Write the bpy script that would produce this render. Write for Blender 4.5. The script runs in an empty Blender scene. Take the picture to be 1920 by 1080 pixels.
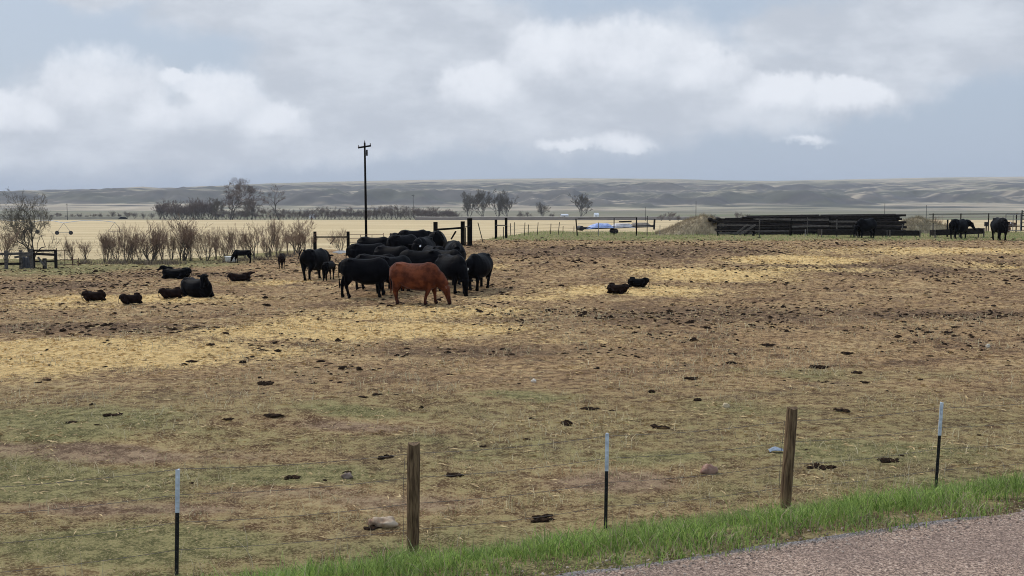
import bpy, math, random
import numpy as np
from mathutils import Vector, Matrix
random.seed(7); RNG = np.random.default_rng(7)
scene = bpy.context.scene
COL = scene.collection
R = math.radians

# ------------------------------------------------------------------ camera, world, sun, exposure
F = 2059.0; CAMZ = 3.4; PITCH = math.atan(155.0 / F)
cam_d = bpy.data.cameras.new("camera"); cam = bpy.data.objects.new("camera", cam_d); COL.objects.link(cam)
cam_d.sensor_width = 36.0; cam_d.lens = 36.0 * F / 1920.0
cam_d.clip_start = 0.1; cam_d.clip_end = 30000
cam.location = (0, 0, CAMZ); cam.rotation_euler = (R(90) - PITCH, 0, 0)
scene.camera = cam
scene.view_settings.view_transform = 'Standard'; scene.view_settings.look = 'None'
scene.view_settings.gamma = 1; scene.view_settings.exposure = 0.50
scene.cycles.filter_width = 1.0
scene.cycles.use_denoising = True
scene.cycles.denoising_prefilter = 'ACCURATE'
SUN_EL, SUN_AZ = R(48), R(-50)      # azimuth measured from +Y towards +X
world = bpy.data.worlds.new("World"); scene.world = world; world.use_nodes = True

class NT:
    """small helper for writing node trees"""
    def __init__(s, tree): s.t = tree; s.n = tree.nodes; s.l = tree.links
    def new(s, kind, **kw):
        n = s.n.new(kind)
        for k, v in kw.items(): setattr(n, k, v)
        return n
    def put(s, sock, v):
        if v is None: return
        if isinstance(v, bpy.types.NodeSocket): s.l.new(v, sock)
        else: sock.default_value = v
    def math(s, op, a, b=None, c=None, clamp=False):
        n = s.new('ShaderNodeMath', operation=op, use_clamp=clamp)
        for i, v in enumerate((a, b, c)): s.put(n.inputs[i], v)
        return n.outputs[0]
    def vmath(s, op, a, b=None):
        n = s.new('ShaderNodeVectorMath', operation=op)
        s.put(n.inputs[0], a); s.put(n.inputs[1], b)
        return n.outputs['Value'] if op in ('LENGTH', 'DOT_PRODUCT') else n.outputs[0]
    def mix(s, f, a, b, mode='MIX'):
        n = s.new('ShaderNodeMix', data_type='RGBA', blend_type=mode)
        s.put(n.inputs[0], f); s.put(n.inputs[6], a); s.put(n.inputs[7], b)
        return n.outputs[2]
    def noise(s, vec, scale, detail=4, rough=0.55, dist=0.0):
        n = s.new('ShaderNodeTexNoise'); s.put(n.inputs['Vector'], vec)
        n.inputs['Scale'].default_value = scale; n.inputs['Detail'].default_value = detail
        n.inputs['Roughness'].default_value = rough; n.inputs['Distortion'].default_value = dist
        return n.outputs['Fac'], n.outputs['Color']
    def sstep(s, v, a, b, c=0.0, d=1.0):
        n = s.new('ShaderNodeMapRange', interpolation_type='SMOOTHSTEP')
        s.put(n.inputs[0], v); n.inputs[1].default_value = a; n.inputs[2].default_value = b
        n.inputs[3].default_value = c; n.inputs[4].default_value = d
        return n.outputs[0]
    def comb(s, x, y, z):
        n = s.new('ShaderNodeCombineXYZ')
        for i, v in enumerate((x, y, z)): s.put(n.inputs[i], v)
        return n.outputs[0]
    def sep(s, v):
        n = s.new('ShaderNodeSeparateXYZ'); s.put(n.inputs[0], v); return n.outputs
def rgb(r, g, b): return (r, g, b, 1.0)

# sky: Nishita haze-blue between banks of cloud, laid out by direction of view
MASSES = [  # soft grey banks: azimuth px, height px, half width, half height
    (180, 225, 230, 130), (60, 260, 200, 80), (420, 240, 220, 100), (560, 250, 230, 80), (300, 270, 420, 55), (-250, 160, 240, 130),
    (660, 150, 240, 130), (740, 60, 330, 110), (900, 110, 230, 120), (500, 20, 260, 80), (700, 230, 300, 75), (230, -30, 200, 60),
    (1030, 170, 240, 140), (1180, 150, 280, 140), (1130, 205, 430, 80), (1400, 165, 240, 100), (1580, 160, 230, 75), (1500, 70, 170, 60),
    (1800, 60, 420, 110), (2150, 60, 300, 100), (1250, 190, 300, 70), (1700, 110, 220, 80), (880, 220, 260, 70), (1000, -160, 1200, 160)]
PUFFS = [    # cumulus heads that rise out of the banks
    (190, 190, 150, 118), (95, 225, 130, 80), (285, 215, 110, 75), (405, 205, 125, 85), (490, 240, 120, 60), (330, 150, 40, 20), (0, 230, 110, 70),
    (1040, 135, 125, 105), (1170, 130, 160, 105), (1300, 150, 120, 75), (920, 180, 120, 70), (1440, 185, 130, 55), (1570, 190, 120, 45),
    (1165, 264, 75, 27), (1060, 268, 75, 15), (1495, 258, 95, 16)]
def cloud_group(name, blobs, warp, rag):
    g = bpy.data.node_groups.new(name, 'ShaderNodeTree')
    g.interface.new_socket("Vector", in_out='INPUT', socket_type='NodeSocketVector')
    g.interface.new_socket("Value", in_out='OUTPUT', socket_type='NodeSocketFloat')
    t = NT(g); gi = t.new('NodeGroupInput').outputs[0]; go = t.new('NodeGroupOutput').inputs[0]
    _, c1 = t.noise(gi, 9.0, 2, 0.5)
    _, c2 = t.noise(gi, 40.0, 8, 0.66)
    w1 = t.vmath('MULTIPLY', t.vmath('SUBTRACT', c1, (.5, .5, .5)), (.05 * warp, .028 * warp, 0))
    w2 = t.vmath('MULTIPLY', t.vmath('SUBTRACT', c2, (.5, .5, .5)), (.030, .026, 0))
    p = t.vmath('ADD', gi, t.vmath('ADD', w1, w2))
    acc = None
    for (cx, cy, rx, ry) in blobs:
        d = t.vmath('SUBTRACT', p, ((cx - 960) / F, (385 - cy) / F, 0))
        d = t.vmath('MULTIPLY', d, (F / rx, F / ry, 0))
        v = t.math('SUBTRACT', 1.0, t.vmath('LENGTH', d))
        acc = v if acc is None else t.math('SMOOTH_MAX', acc, v, 0.15)
    f, _ = t.noise(gi, 22.0, 7, 0.62)
    acc = t.math('ADD', acc, t.math('MULTIPLY', t.math('SUBTRACT', f, .5), rag))
    t.l.new(acc, go)
    return g
w = NT(world.node_tree)
for n in list(w.n): w.n.remove(n)
gen = w.new('ShaderNodeTexCoord').outputs['Generated']
sx, sy, sz = w.sep(gen)
ay = w.math('MAXIMUM', w.math('ABSOLUTE', sy), 0.12)
uv = w.comb(w.math('DIVIDE', sx, ay), w.math('DIVIDE', sz, ay), 0.0)
cgA = cloud_group("cloud_banks", MASSES, 1.0, .6); cgB = cloud_group("cumulus_heads", PUFFS, .5, .45)
def field(g, vec):
    n = w.new('ShaderNodeGroup'); n.node_tree = g; w.l.new(vec, n.inputs[0]); return n.outputs[0]
f0 = field(cgA, uv); mask = w.sstep(f0, -0.10, 0.42)
nf, _ = w.noise(w.vmath('MULTIPLY', uv, (1, 2.2, 1)), 9.0, 6, .6)
sky = w.new('ShaderNodeTexSky'); sky.sky_type = 'NISHITA'; sky.sun_disc = False
sky.sun_elevation = SUN_EL; sky.sun_rotation = SUN_AZ; sky.dust_density = 3.0; sky.air_density = 1.2
gap = w.mix(0.88, sky.outputs[0], rgb(3.25, 3.88, 4.82))
body = w.mix(w.sstep(nf, .36, .66), rgb(3.95, 4.28, 4.82), rgb(5.10, 5.42, 5.92))
csky = w.mix(w.math('MULTIPLY', mask, .95), gap, body)
b0 = field(cgB, uv); b1_ = field(cgB, w.vmath('ADD', uv, (-0.006, 0.022, 0)))
top = w.sstep(w.math('SUBTRACT', b0, b1_), -0.25, 0.70)
pal = w.math('MULTIPLY', w.sstep(b0, -0.02, 0.30), top)
csky = w.mix(w.math('MULTIPLY', pal, .82), csky, rgb(6.35, 6.6, 7.05))
# high overcast overhead is brighter than the cloud banks near the horizon
zen = w.sstep(sz, 0.20, 0.8, 1.0, 1.75)
zz = w.new('ShaderNodeVectorMath', operation='SCALE'); w.put(zz.inputs[0], csky); w.put(zz.inputs['Scale'], zen)
bg = w.new('ShaderNodeBackground'); w.l.new(zz.outputs[0], bg.inputs[0]); bg.inputs[1].default_value = 0.10
w.l.new(bg.outputs[0], w.new('ShaderNodeOutputWorld').inputs[0])

sun_d = bpy.data.lights.new("sun", 'SUN'); sun_d.energy = 1.5; sun_d.angle = R(10); sun_d.color = (1.0, .93, .82)
sun = bpy.data.objects.new("sun", sun_d); COL.objects.link(sun)
sdir = Vector((math.sin(SUN_AZ) * math.cos(SUN_EL), math.cos(SUN_AZ) * math.cos(SUN_EL), math.sin(SUN_EL)))
sun.rotation_euler = sdir.to_track_quat('Z', 'Y').to_euler(); sun.location = (0, 0, 50)

# ------------------------------------------------------------------ numeric helpers, terrain
def ss(a, b, x):
    t = np.clip((x - a) / (b - a), 0, 1); return t * t * (3 - 2 * t)
_tab = RNG.random((256, 256))
def vn(x, y):
    xi = np.floor(x).astype(int); yi = np.floor(y).astype(int); fx = x - xi; fy = y - yi
    fx = fx * fx * (3 - 2 * fx); fy = fy * fy * (3 - 2 * fy)
    g = lambda a, b: _tab[a & 255, b & 255]
    return (g(xi, yi) * (1 - fx) + g(xi + 1, yi) * fx) * (1 - fy) + (g(xi, yi + 1) * (1 - fx) + g(xi + 1, yi + 1) * fx) * fy
def fbm(x, y, o=4, k=.5):
    s = 0; a = 1; tot = 0
    for i in range(o):
        s = s + a * vn(x * 2 ** i + 17.3 * i, y * 2 ** i + 9.1 * i); tot += a; a *= k
    return s / tot
E1 = (0.47, 7.4); DR = (0.922, 0.387); NR = (-0.387, 0.922); ROADZ = 0.9
def sroad(x, y): return (x - E1[0]) * NR[0] + (y - E1[1]) * NR[1]
def edge_y(x): return np.interp(x, [-40, -22, -15, -8, -4, -2.5, -.4, 2], [70, 68, 86, 76, 62, 66, 80, 92])
def height(x, y, fine=True):
    x = np.asarray(x, float); y = np.asarray(y, float)
    s = sroad(x, y)
    near = ss(400, 120, y)
    z = 1.2 * ss(36, 60, y) * ss(-10, -3, x)
    q = (x + 5.0) * -.455 + (y - 16.75) * .89
    q = q + .5 * (fbm(x * .35, y * .35, 2) - .5)
    rf = 1 - ss(-3.5, 1.5, x)
    z = z + (0.20 * np.exp(-(np.minimum(q, 0) / 1.3) ** 2 - (np.maximum(q, 0) / .5) ** 2)) * rf
    if fine:
        z = z + near * (.10 * (fbm(x * .25, y * .25, 3) - .5) + .05 * (fbm(x * 1.7 + 5, y * 1.7, 3) - .5))
        churn = ss(17, 28, y) * ss(92, 75, y)
        z = z + churn * .15 * (fbm(x * 2.6, y * 2.6, 3, .6) - .5)
    dropf = ss(0, 14, y - edge_y(x))
    z = z + (-5.1 - z) * dropf
    side = ss(3.3, 0.0, s) * ss(-12, -8.6, s)
    z = z * (1 - side) + ROADZ * side
    return z
def hz(x, y): return float(height(np.array([x]), np.array([y]))[0])
cp, sp = math.cos(PITCH), math.sin(PITCH)
def ray(px, py):
    a = (px - 960) / F; b = (540 - py) / F
    return Vector((a, cp + b * sp, -sp + b * cp)).normalized()
def P(px, py, z=None):
    """world point of the ground seen in direction (px, py)"""
    d = ray(px, py)
    if z is not None:
        k = (z - CAMZ) / d.z; return Vector((d.x * k, d.y * k, z))
    ks = np.concatenate([np.arange(4, 110, .05), np.arange(110, 2500, 2.)])
    X, Y, Z = d.x * ks, d.y * ks, CAMZ + d.z * ks
    H = height(X, Y); i = np.argmax(Z < H)
    return Vector((X[i], Y[i], H[i]))
def at(px, Y):
    d = ray(px, 500); x = (px - 960) / F * Y / (cp) * (cp)   # ground column px at depth Y
    x = (px - 960) / F * (Y * cp + 0.25)
    return x
def G(px, Y):
    x = at(px, Y); return Vector((x, Y, hz(x, Y)))

# ------------------------------------------------------------------ mesh / object helpers
def mesh_np(name, V, faces, mat=None, parent=None, smooth=False, col=None, link=True):
    V = np.asarray(V, np.float32); me = bpy.data.meshes.new(name)
    if isinstance(faces, np.ndarray):
        nf, k = faces.shape
        me.vertices.add(len(V)); me.vertices.foreach_set('co', V.ravel())
        me.loops.add(nf * k); me.loops.foreach_set('vertex_index', faces.astype(np.int32).ravel())
        me.polygons.add(nf); me.polygons.foreach_set('loop_start', np.arange(0, nf * k, k, dtype=np.int32))
        me.polygons.foreach_set('loop_total', np.full(nf, k, np.int32))
        me.update(calc_edges=True)
    else:
        me.from_pydata(V.tolist(), [], faces); me.update()
    if smooth: me.polygons.foreach_set('use_smooth', np.ones(len(me.polygons), bool))
    if col is not None:
        a = me.color_attributes.new('Col', 'FLOAT_COLOR', 'POINT')
        c = np.ones((len(V), 4), np.float32); c[:, :col.shape[1]] = col; a.data.foreach_set('color', c.ravel())
    if mat: me.materials.append(mat)
    o = bpy.data.objects.new(name, me)
    if link: COL.objects.link(o)
    if parent: o.parent = parent
    return o
def tag(o, label=None, cat=None, group=None, kind=None):
    for k, v in (('label', label), ('category', cat), ('group', group), ('kind', kind)):
        if v: o[k] = v
    return o
def empty(name, loc, rz=0, label=None, cat=None, group=None):
    o = bpy.data.objects.new(name, None); COL.objects.link(o); o.location = loc; o.rotation_euler = (0, 0, rz)
    o.empty_display_size = .3
    return tag(o, label, cat, group)
def copy_tree(o, parent=None):
    c = o.copy(); COL.objects.link(c); c.parent = parent
    for ch in list(o.children): copy_tree(ch, c)
    return c
class MB:
    """collects boxes, bars and tubes, linked as ONE mesh object"""
    def __init__(s): s.v = []; s.f = []
    def add(s, V, Fc):
        b = len(s.v); s.v += [tuple(p) for p in V]; s.f += [tuple(i + b for i in f) for f in Fc]
    def bar(s, a, b, w_, h_, roll=0, jit=0):
        a = Vector(a); b = Vector(b); t = (b - a).normalized()
        up = Vector((0, 0, 1)) if abs(t.z) < .9 else Vector((0, 1, 0))
        sd = t.cross(up).normalized(); up = sd.cross(t)
        if roll: q = Matrix.Rotation(roll, 3, t); sd = q @ sd; up = q @ up
        V = []
        for p in (a, b):
            for (i, j) in ((-1, -1), (1, -1), (1, 1), (-1, 1)):
                V.append(p + sd * (w_ / 2 * i) + up * (h_ / 2 * j) + Vector([random.uniform(-jit, jit) for _ in range(3)]))
        s.add(V, [(0, 1, 5, 4), (1, 2, 6, 5), (2, 3, 7, 6), (3, 0, 4, 7), (3, 2, 1, 0), (4, 5, 6, 7)])
        return s
    def tube(s, pts, rad, n=8, cap=True, jit=0):
        pts = [Vector(p) for p in pts]
        if not hasattr(rad, '__len__'): rad = [rad] * len(pts)
        base = len(s.v); V = []; Fc = []; ref = None
        for i, p in enumerate(pts):
            t = (pts[min(i + 1, len(pts) - 1)] - pts[max(i - 1, 0)]).normalized()
            if ref is None: ref = Vector((0, 0, 1)).cross(t) if abs(t.z) < .9 else Vector((1, 0, 0)).cross(t)
            ref = (ref - t * ref.dot(t)).normalized(); up = t.cross(ref)
            for k in range(n):
                a = 2 * math.pi * k / n; r = rad[i] * (1 + random.uniform(-jit, jit))
                V.append(p + ref * (math.cos(a) * r) + up * (math.sin(a) * r))
        for i in range(len(pts) - 1):
            for k in range(n):
                k2 = (k + 1) % n; Fc.append((i * n + k, i * n + k2, (i + 1) * n + k2, (i + 1) * n + k))
        if cap: Fc.append(tuple(range(n - 1, -1, -1))); Fc.append(tuple(range((len(pts) - 1) * n, len(pts) * n)))
        s.add(V, Fc); return s
    def build(s, name, mat, parent=None, smooth=False):
        return mesh_np(name, np.array(s.v), s.f, mat, parent, smooth)

# ------------------------------------------------------------------ materials
def material(name, build):
    m = bpy.data.materials.new(name); m.use_nodes = True; t = NT(m.node_tree)
    for n in list(t.n): t.n.remove(n)
    out = t.new('ShaderNodeOutputMaterial'); b = t.new('ShaderNodeBsdfPrincipled')
    t.l.new(b.outputs[0], out.inputs[0]); b.inputs['Roughness'].default_value = .85
    b.inputs['Specular IOR Level'].default_value = .25
    build(t, b, out); return m
def bump(t, b, h, strength=.5, dist=.02):
    n = t.new('ShaderNodeBump'); n.inputs['Strength'].default_value = strength; n.inputs['Distance'].default_value = dist
    t.l.new(h, n.inputs['Height']); t.l.new(n.outputs[0], b.inputs['Normal'])
def simple(name, c1, c2, scale=8, rough=.85, bmp=.3, dist=.01, stretch=(1, 1, 1), spec=.25, metal=0, det=4):
    def f(t, b, o):
        v = t.vmath('MULTIPLY', t.new('ShaderNodeTexCoord').outputs['Object'], stretch)
        n, _ = t.noise(v, scale, det, .6)
        t.l.new(t.mix(t.sstep(n, .32, .68), rgb(*c1), rgb(*c2)), b.inputs['Base Color'])
        b.inputs['Roughness'].default_value = rough; b.inputs['Metallic'].default_value = metal
        b.inputs['Specular IOR Level'].default_value = spec
        if bmp: bump(t, b, n, bmp, dist)
    return material(name, f)
def attr_mat(name, rough=.8, trans=0.0, var=.25, scale=30):
    def f(t, b, o):
        c = t.new('ShaderNodeAttribute', attribute_name='Col').outputs['Color']
        n, _ = t.noise(t.new('ShaderNodeTexCoord').outputs['Object'], scale, 2)
        k = t.sstep(n, .3, .7, 1 - var, 1 + var)
        sc = t.new('ShaderNodeVectorMath', operation='SCALE'); t.put(sc.inputs[0], c); t.put(sc.inputs['Scale'], k)
        t.l.new(sc.outputs[0], b.inputs['Base Color']); b.inputs['Roughness'].default_value = rough
        if trans:
            tr = t.new('ShaderNodeBsdfTranslucent'); t.l.new(sc.outputs[0], tr.inputs[0])
            mx = t.new('ShaderNodeMixShader'); mx.inputs[0].default_value = trans
            t.l.new(b.outputs[0], mx.inputs[1]); t.l.new(tr.outputs[0], mx.inputs[2]); t.l.new(mx.outputs[0], o.inputs[0])
    return material(name, f)
M_blade = attr_mat('grass_blades', .6, .35)
M_straw = attr_mat('straw_stems', .7, .1)
M_dung = simple('dung', (.007, .0045, .003), (.038, .022, .013), 22, .9, .6, .02, spec=.04)
M_wood = simple('weathered_post', (.045, .025, .012), (.20, .13, .072), 7, .9, .8, .01, (6, 6, .7), det=6)
M_darkwood = simple('dark_timber', (.006, .005, .005), (.035, .029, .025), 5, .95, .5, .01, (1, 4, 6), det=5, spec=.08)
M_greywood = simple('grey_timber', (.035, .030, .026), (.135, .12, .105), 5, .9, .5, .01, (1, 4, 6), det=5)
M_tie = simple('creosote_tie', (.003, .0025, .002), (.010, .008, .006), 6, .95, .4, .01, spec=.06)
M_steel = simple('galvanised_pipe', (.16, .15, .14), (.30, .28, .26), 9, .55, .1, .003, metal=.3)
M_darksteel = simple('dark_steel', (.010, .010, .011), (.02, .02, .021), 12, .55, .1, .003)
M_tip = simple('white_paint', (.40, .44, .50), (.60, .64, .70), 14, .6, .1, .002)
M_rustpipe = simple('rusty_pipe', (.06, .035, .025), (.14, .08, .05), 14, .8, .2, .003)
M_wire = simple('fence_wire', (.10, .08, .07), (.17, .14, .12), 30, .6, 0)
M_bark = simple('bare_bark', (.05, .042, .035), (.11, .095, .08), 2, .95, .4, .02)
M_twig = simple('bare_twigs', (.10, .085, .065), (.17, .15, .12), 1, .95, 0)
M_redtwig = simple('red_willow_twigs', (.16, .10, .068), (.30, .20, .145), 1.5, .95, 0)
M_fartwig = simple('grey_brown_twigs', (.10, .072, .06), (.20, .155, .13), .4, .95, 0)
M_white = simple('white_plastic', (.6, .6, .58), (.78, .78, .76), 4, .5, 0)
def hide(c1, c2, legs, rough=.5):
    def f(t, b, o):
        co = t.new('ShaderNodeTexCoord').outputs['Object']
        n, _ = t.noise(co, 3.2, 5, .6)
        n2, _ = t.noise(t.vmath('MULTIPLY', co, (1, 1, .35)), 60, 3, .6)
        base = t.mix(t.sstep(n, .35, .65), rgb(*c1), rgb(*c2))
        z = t.sep(co)[2]
        base = t.mix(t.sstep(t.math('ADD', z, t.math('MULTIPLY', n, .25)), .52, .12), base, rgb(*legs))
        t.l.new(base, b.inputs['Base Color'])
        b.inputs['Roughness'].default_value = rough; b.inputs['Specular IOR Level'].default_value = .02
        b.inputs['Sheen Weight'].default_value = .015 if c1[0] < .02 else .10; b.inputs['Sheen Roughness'].default_value = .4
        bump(t, b, t.math('ADD', n2, t.math('MULTIPLY', n, 1.5)), .35, .02)
    return material('hide', f)
M_black = hide((.0010, .0010, .0016), (.0042, .0040, .0050), (.0012, .001, .001))
M_brownblack = hide((.007, .004, .0035), (.017, .009, .007), (.005, .003, .0025), .7)
M_red = hide((.055, .015, .0075), (.15, .044, .019), (.022, .008, .006), .6)

# ------------------------------------------------------------------ ground sheet
def zone(px, py, rx, ry, amp=1.0):
    c = P(px, py); d = c.y
    a = P(px, py - ry).y; b = P(px, py + ry).y
    return (c.x, (a + b) / 2, rx * d / F, max((a - b) / 2, .4), amp)
STRAW = [zone(*a) for a in [(120, 668, 420, 30, 1.25), (0, 700, 220, 30, .9), (660, 622, 290, 17, 1.2), (800, 588, 230, 16, .8), (420, 650, 160, 10, .6),
    (260, 562, 230, 9, .9), (100, 575, 160, 6, .6), (1330, 516, 150, 13, 1.2), (1180, 546, 190, 9, .9), (1480, 487, 130, 8, 1.25), (1750, 470, 240, 7, .8),
    (1500, 505, 200, 8, .5), (560, 600, 200, 8, .5), (970, 560, 120, 9, .7), (480, 530, 120, 6, .6), (900, 500, 60, 8, .7), (1850, 500, 150, 8, .5), (940, 690, 300, 14, .25),
    (1000, 640, 300, 8, .3), (250, 700, 200, 10, .3), (1060, 800, 220, 16, .4), (1400, 790, 100, 18, .5), (200, 822, 420, 9, .55)]]
GREEN = [zone(*a) for a in [(120, 785, 420, 30, .9), (620, 770, 300, 20, .6), (1650, 700, 420, 22, .8), (1850, 672, 160, 10, .6), (1000, 745, 260, 18, .6), (1300, 720, 160, 14, .5),
    (500, 890, 360, 30, .9), (100, 935, 280, 22, .9), (1100, 860, 600, 34, .5), (1700, 850, 330, 36, .8), (300, 1020, 420, 50, .9), (1480, 905, 260, 26, .5), (800, 1010, 300, 40, .45), (1000, 930, 400, 30, .25),
    (60, 505, 220, 16, .9), (30, 480, 170, 10, .9)]]
SOIL = [zone(*a) for a in [(1150, 475, 330, 15, .9), (1650, 505, 330, 12, .8), (1300, 590, 420, 22, .7), (1700, 590, 300, 18, .7), (180, 615, 330, 12, .9), (560, 645, 160, 7, .4), (950, 660, 330, 15, .7),
    (330, 515, 200, 8, .8), (100, 535, 160, 9, .9), (640, 700, 240, 10, .5), (950, 470, 80, 8, .8), (560, 488, 120, 6, .6), (1000, 600, 150, 12, .5), (700, 570, 300, 10, .4)]]
RED = [zone(*a) for a in [(160, 850, 420, 20, 1.0), (640, 800, 220, 13, .7), (230, 955, 300, 16, .9), (740, 945, 190, 26, .8), (1140, 905, 170, 24, .8), (560, 925, 220, 12, .6), (1650, 960, 260, 20, .35), (1180, 960, 300, 22, .3), (600, 990, 260, 24, .3)]]
def zsum(Z, x, y, wob):
    out = np.zeros_like(x)
    for (cx, cy, rx, ry, a) in Z:
        d = ((x - cx) / rx) ** 2 + ((y - cy) / ry) ** 2
        out = np.maximum(out, a * 1.12 * np.exp(-d * 1.0 + wob))
    return out
def weights(x, y):
    wob = 1.6 * (fbm(x * .5 + 3, y * .5, 4, .6) - .5)
    st = zsum(STRAW, x, y, wob); gr = zsum(GREEN, x, y, wob); so = zsum(SOIL, x, y, wob); rd = zsum(RED, x, y, wob)
    lf = fbm(x * .33, y * .33 + 40, 4, .6); nr_ = ss(27, 16, y + 4 * (lf - .5))
    near = ss(25.5, 17.5, y + 2.5 * (lf - .5))
    gr = np.maximum(gr * np.where(y < 48, near * .6 + .4, 1), near * (.25 + 1.2 * (lf - .35)))
    gr = np.maximum(gr, nr_ * .50); st = st * (1 - .45 * nr_); gr = gr * (1 - .6 * np.clip(rd, 0, 1)); rd = rd * .95
    band = ss(64, 74, y) * ss(-6, -1, x) * ss(98, 92, y)
    gr = np.maximum(gr, band * .95); st = st * (1 - band); so = so * (1 - band)
    lft = ss(57, 62, y) * ss(-13, -18, x)
    gr = np.maximum(gr, lft * .8); st = st * (1 - lft * .8)
    sr_ = sroad(x, y); verge = ss(4.2, 3.0, sr_) * ss(.25, .8, sr_); gr = np.maximum(gr, verge); so = np.maximum(so, ss(.8, .2, sr_))
    return st, gr, so, rd
def build_ground():
    az = np.concatenate([np.radians(np.linspace(-180, -42, 60)), np.radians(np.arange(-41, 41.01, .095)), np.radians(np.linspace(42, 180, 60))])
    r = [0.6]
    while r[-1] < 9500: r.append(r[-1] * (1.0062 if 5.5 < r[-1] < 110 else 1.035))
    r = np.array(r); A, Rr = np.meshgrid(az, r); x = Rr * np.sin(A); y = Rr * np.cos(A)
    z = height(x, y)
    z = z - .04 * ss(.25, -.25, sroad(x, y)) * ss(-8.2, -7.7, sroad(x, y))
    # far beyond the hills the sheet stays low
    st, gr, so, rd = weights(x, y)
    crop = ss(10, 30, y - edge_y(x)) * ss(655, 640, y + 12 * (fbm(x * .01, y * .01, 2) - .5))
    far = ss(640, 655, y)
    V = np.stack([x, y, z], -1).reshape(-1, 3)
    nr, na = x.shape
    i = np.arange(nr - 1)[:, None] * na + np.arange(na - 1)[None]
    Fc = np.stack([i, i + 1, i + na + 1, i + na], -1).reshape(-1, 4)[:, ::-1]
    def f(t, b, o):
        co = t.new('ShaderNodeTexCoord').outputs['Object']
        a1 = t.new('ShaderNodeAttribute', attribute_name='Col'); a2 = t.new('ShaderNodeAttribute', attribute_name='Zone')
        S, Gn, So = t.sep(a1.outputs['Color']); Rd = a1.outputs['Alpha']
        Cr, Fa, _ = t.sep(a2.outputs['Color'])
        nL, _ = t.noise(co, .9, 6, .65); nM, _ = t.noise(co, 4.2, 6, .78); nS, _ = t.noise(co, 34.0, 3, .7); nT, _ = t.noise(co, 150.0, 2, .6)
        mixn = t.math('ADD', t.math('MULTIPLY', nM, .65), t.math('MULTIPLY', nS, .35))
        base = t.mix(t.sstep(mixn, .42, .57), rgb(.120, .062, .029), rgb(.52, .335, .165))
        base = t.mix(t.sstep(nS, .54, .68), base, rgb(.60, .43, .235))
        base = t.mix(t.math('MULTIPLY', t.sstep(nL, .52, .66), .35), base, rgb(.13, .10, .075))
        nP, _ = t.noise(t.vmath('MULTIPLY', co, (.55, 1, 1)), .55, 9, .72)
        base = t.mix(t.math('MULTIPLY', t.sstep(nP, .52, .60), .75), base, t.mix(t.sstep(mixn, .42, .58), rgb(.25, .15, .068), rgb(.72, .51, .26)))
        base = t.mix(t.math('MULTIPLY', t.sstep(nP, .47, .40), .6), base, t.mix(t.sstep(mixn, .42, .60), rgb(.065, .034, .019), rgb(.26, .15, .085)))
        k = lambda wgt, n, g=1.6: t.sstep(t.math('ADD', wgt, t.math('MULTIPLY', t.math('SUBTRACT', n, .5), g)), .25, .75)
        soil = t.mix(t.sstep(mixn, .44, .58), rgb(.075, .044, .025), rgb(.30, .19, .11))
        base = t.mix(t.math('MULTIPLY', k(So, mixn), .8), base, soil)
        straw = t.mix(t.sstep(mixn, .40, .56), rgb(.43, .265, .10), rgb(.90, .635, .28))
        base = t.mix(k(S, mixn, 2.2), base, straw)
        red = t.mix(t.sstep(mixn, .42, .58), rgb(.16, .10, .062), rgb(.42, .285, .185))
        base = t.mix(t.math('MULTIPLY', k(Rd, mixn, 1.3), .85), base, red)
        grn = t.mix(t.sstep(mixn, .42, .58), rgb(.120, .113, .042), rgb(.36, .315, .135))
        grn = t.mix(t.sstep(nS, .52, .68), grn, rgb(.42, .325, .165))
        base = t.mix(t.math('MULTIPLY', k(Gn, mixn, 1.5), .95), base, grn)
        base = t.mix(t.sstep(nT, .60, .72), base, t.mix(.6, base, rgb(.04, .028, .018)))
        # pale stubble field with faint drill rows
        rows, _ = t.noise(t.vmath('MULTIPLY', co, (.012, .11, 1)), 1.0, 5, .7)
        crop = t.mix(t.sstep(rows, .35, .65), rgb(.44, .325, .175), rgb(.60, .475, .275))
        base = t.mix(Cr, base, crop)
        vr, _ = t.noise(t.vmath('MULTIPLY', co, (.0035, .012, 1)), 1.0, 6, .6)
        vf = t.mix(t.sstep(vr, .38, .52), rgb(.10, .095, .062), rgb(.215, .19, .13))
        vf = t.mix(t.sstep(vr, .53, .62), vf, rgb(.135, .15, .075))
        base = t.mix(Fa, base, vf)
        t.l.new(base, b.inputs['Base Color']); b.inputs['Roughness'].default_value = .95; b.inputs['Specular IOR Level'].default_value = .12
        h = t.math('ADD', t.math('MULTIPLY', nM, 1.0), t.math('MULTIPLY', nS, .5))
        bump(t, b, h, 1.0, .12)
    m = material('ground', f)
    g = mesh_np('ground', V, Fc, m, smooth=True, col=np.stack([st, gr, so, rd], -1).reshape(-1, 4))
    a = g.data.color_attributes.new('Zone', 'FLOAT_COLOR', 'POINT')
    c = np.ones((len(V), 4), np.float32); c[:, 0] = crop.ravel(); c[:, 1] = far.ravel(); c[:, 2] = 0; a.data.foreach_set('color', c.ravel())
    tag(g, kind='structure')
build_ground()

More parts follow.
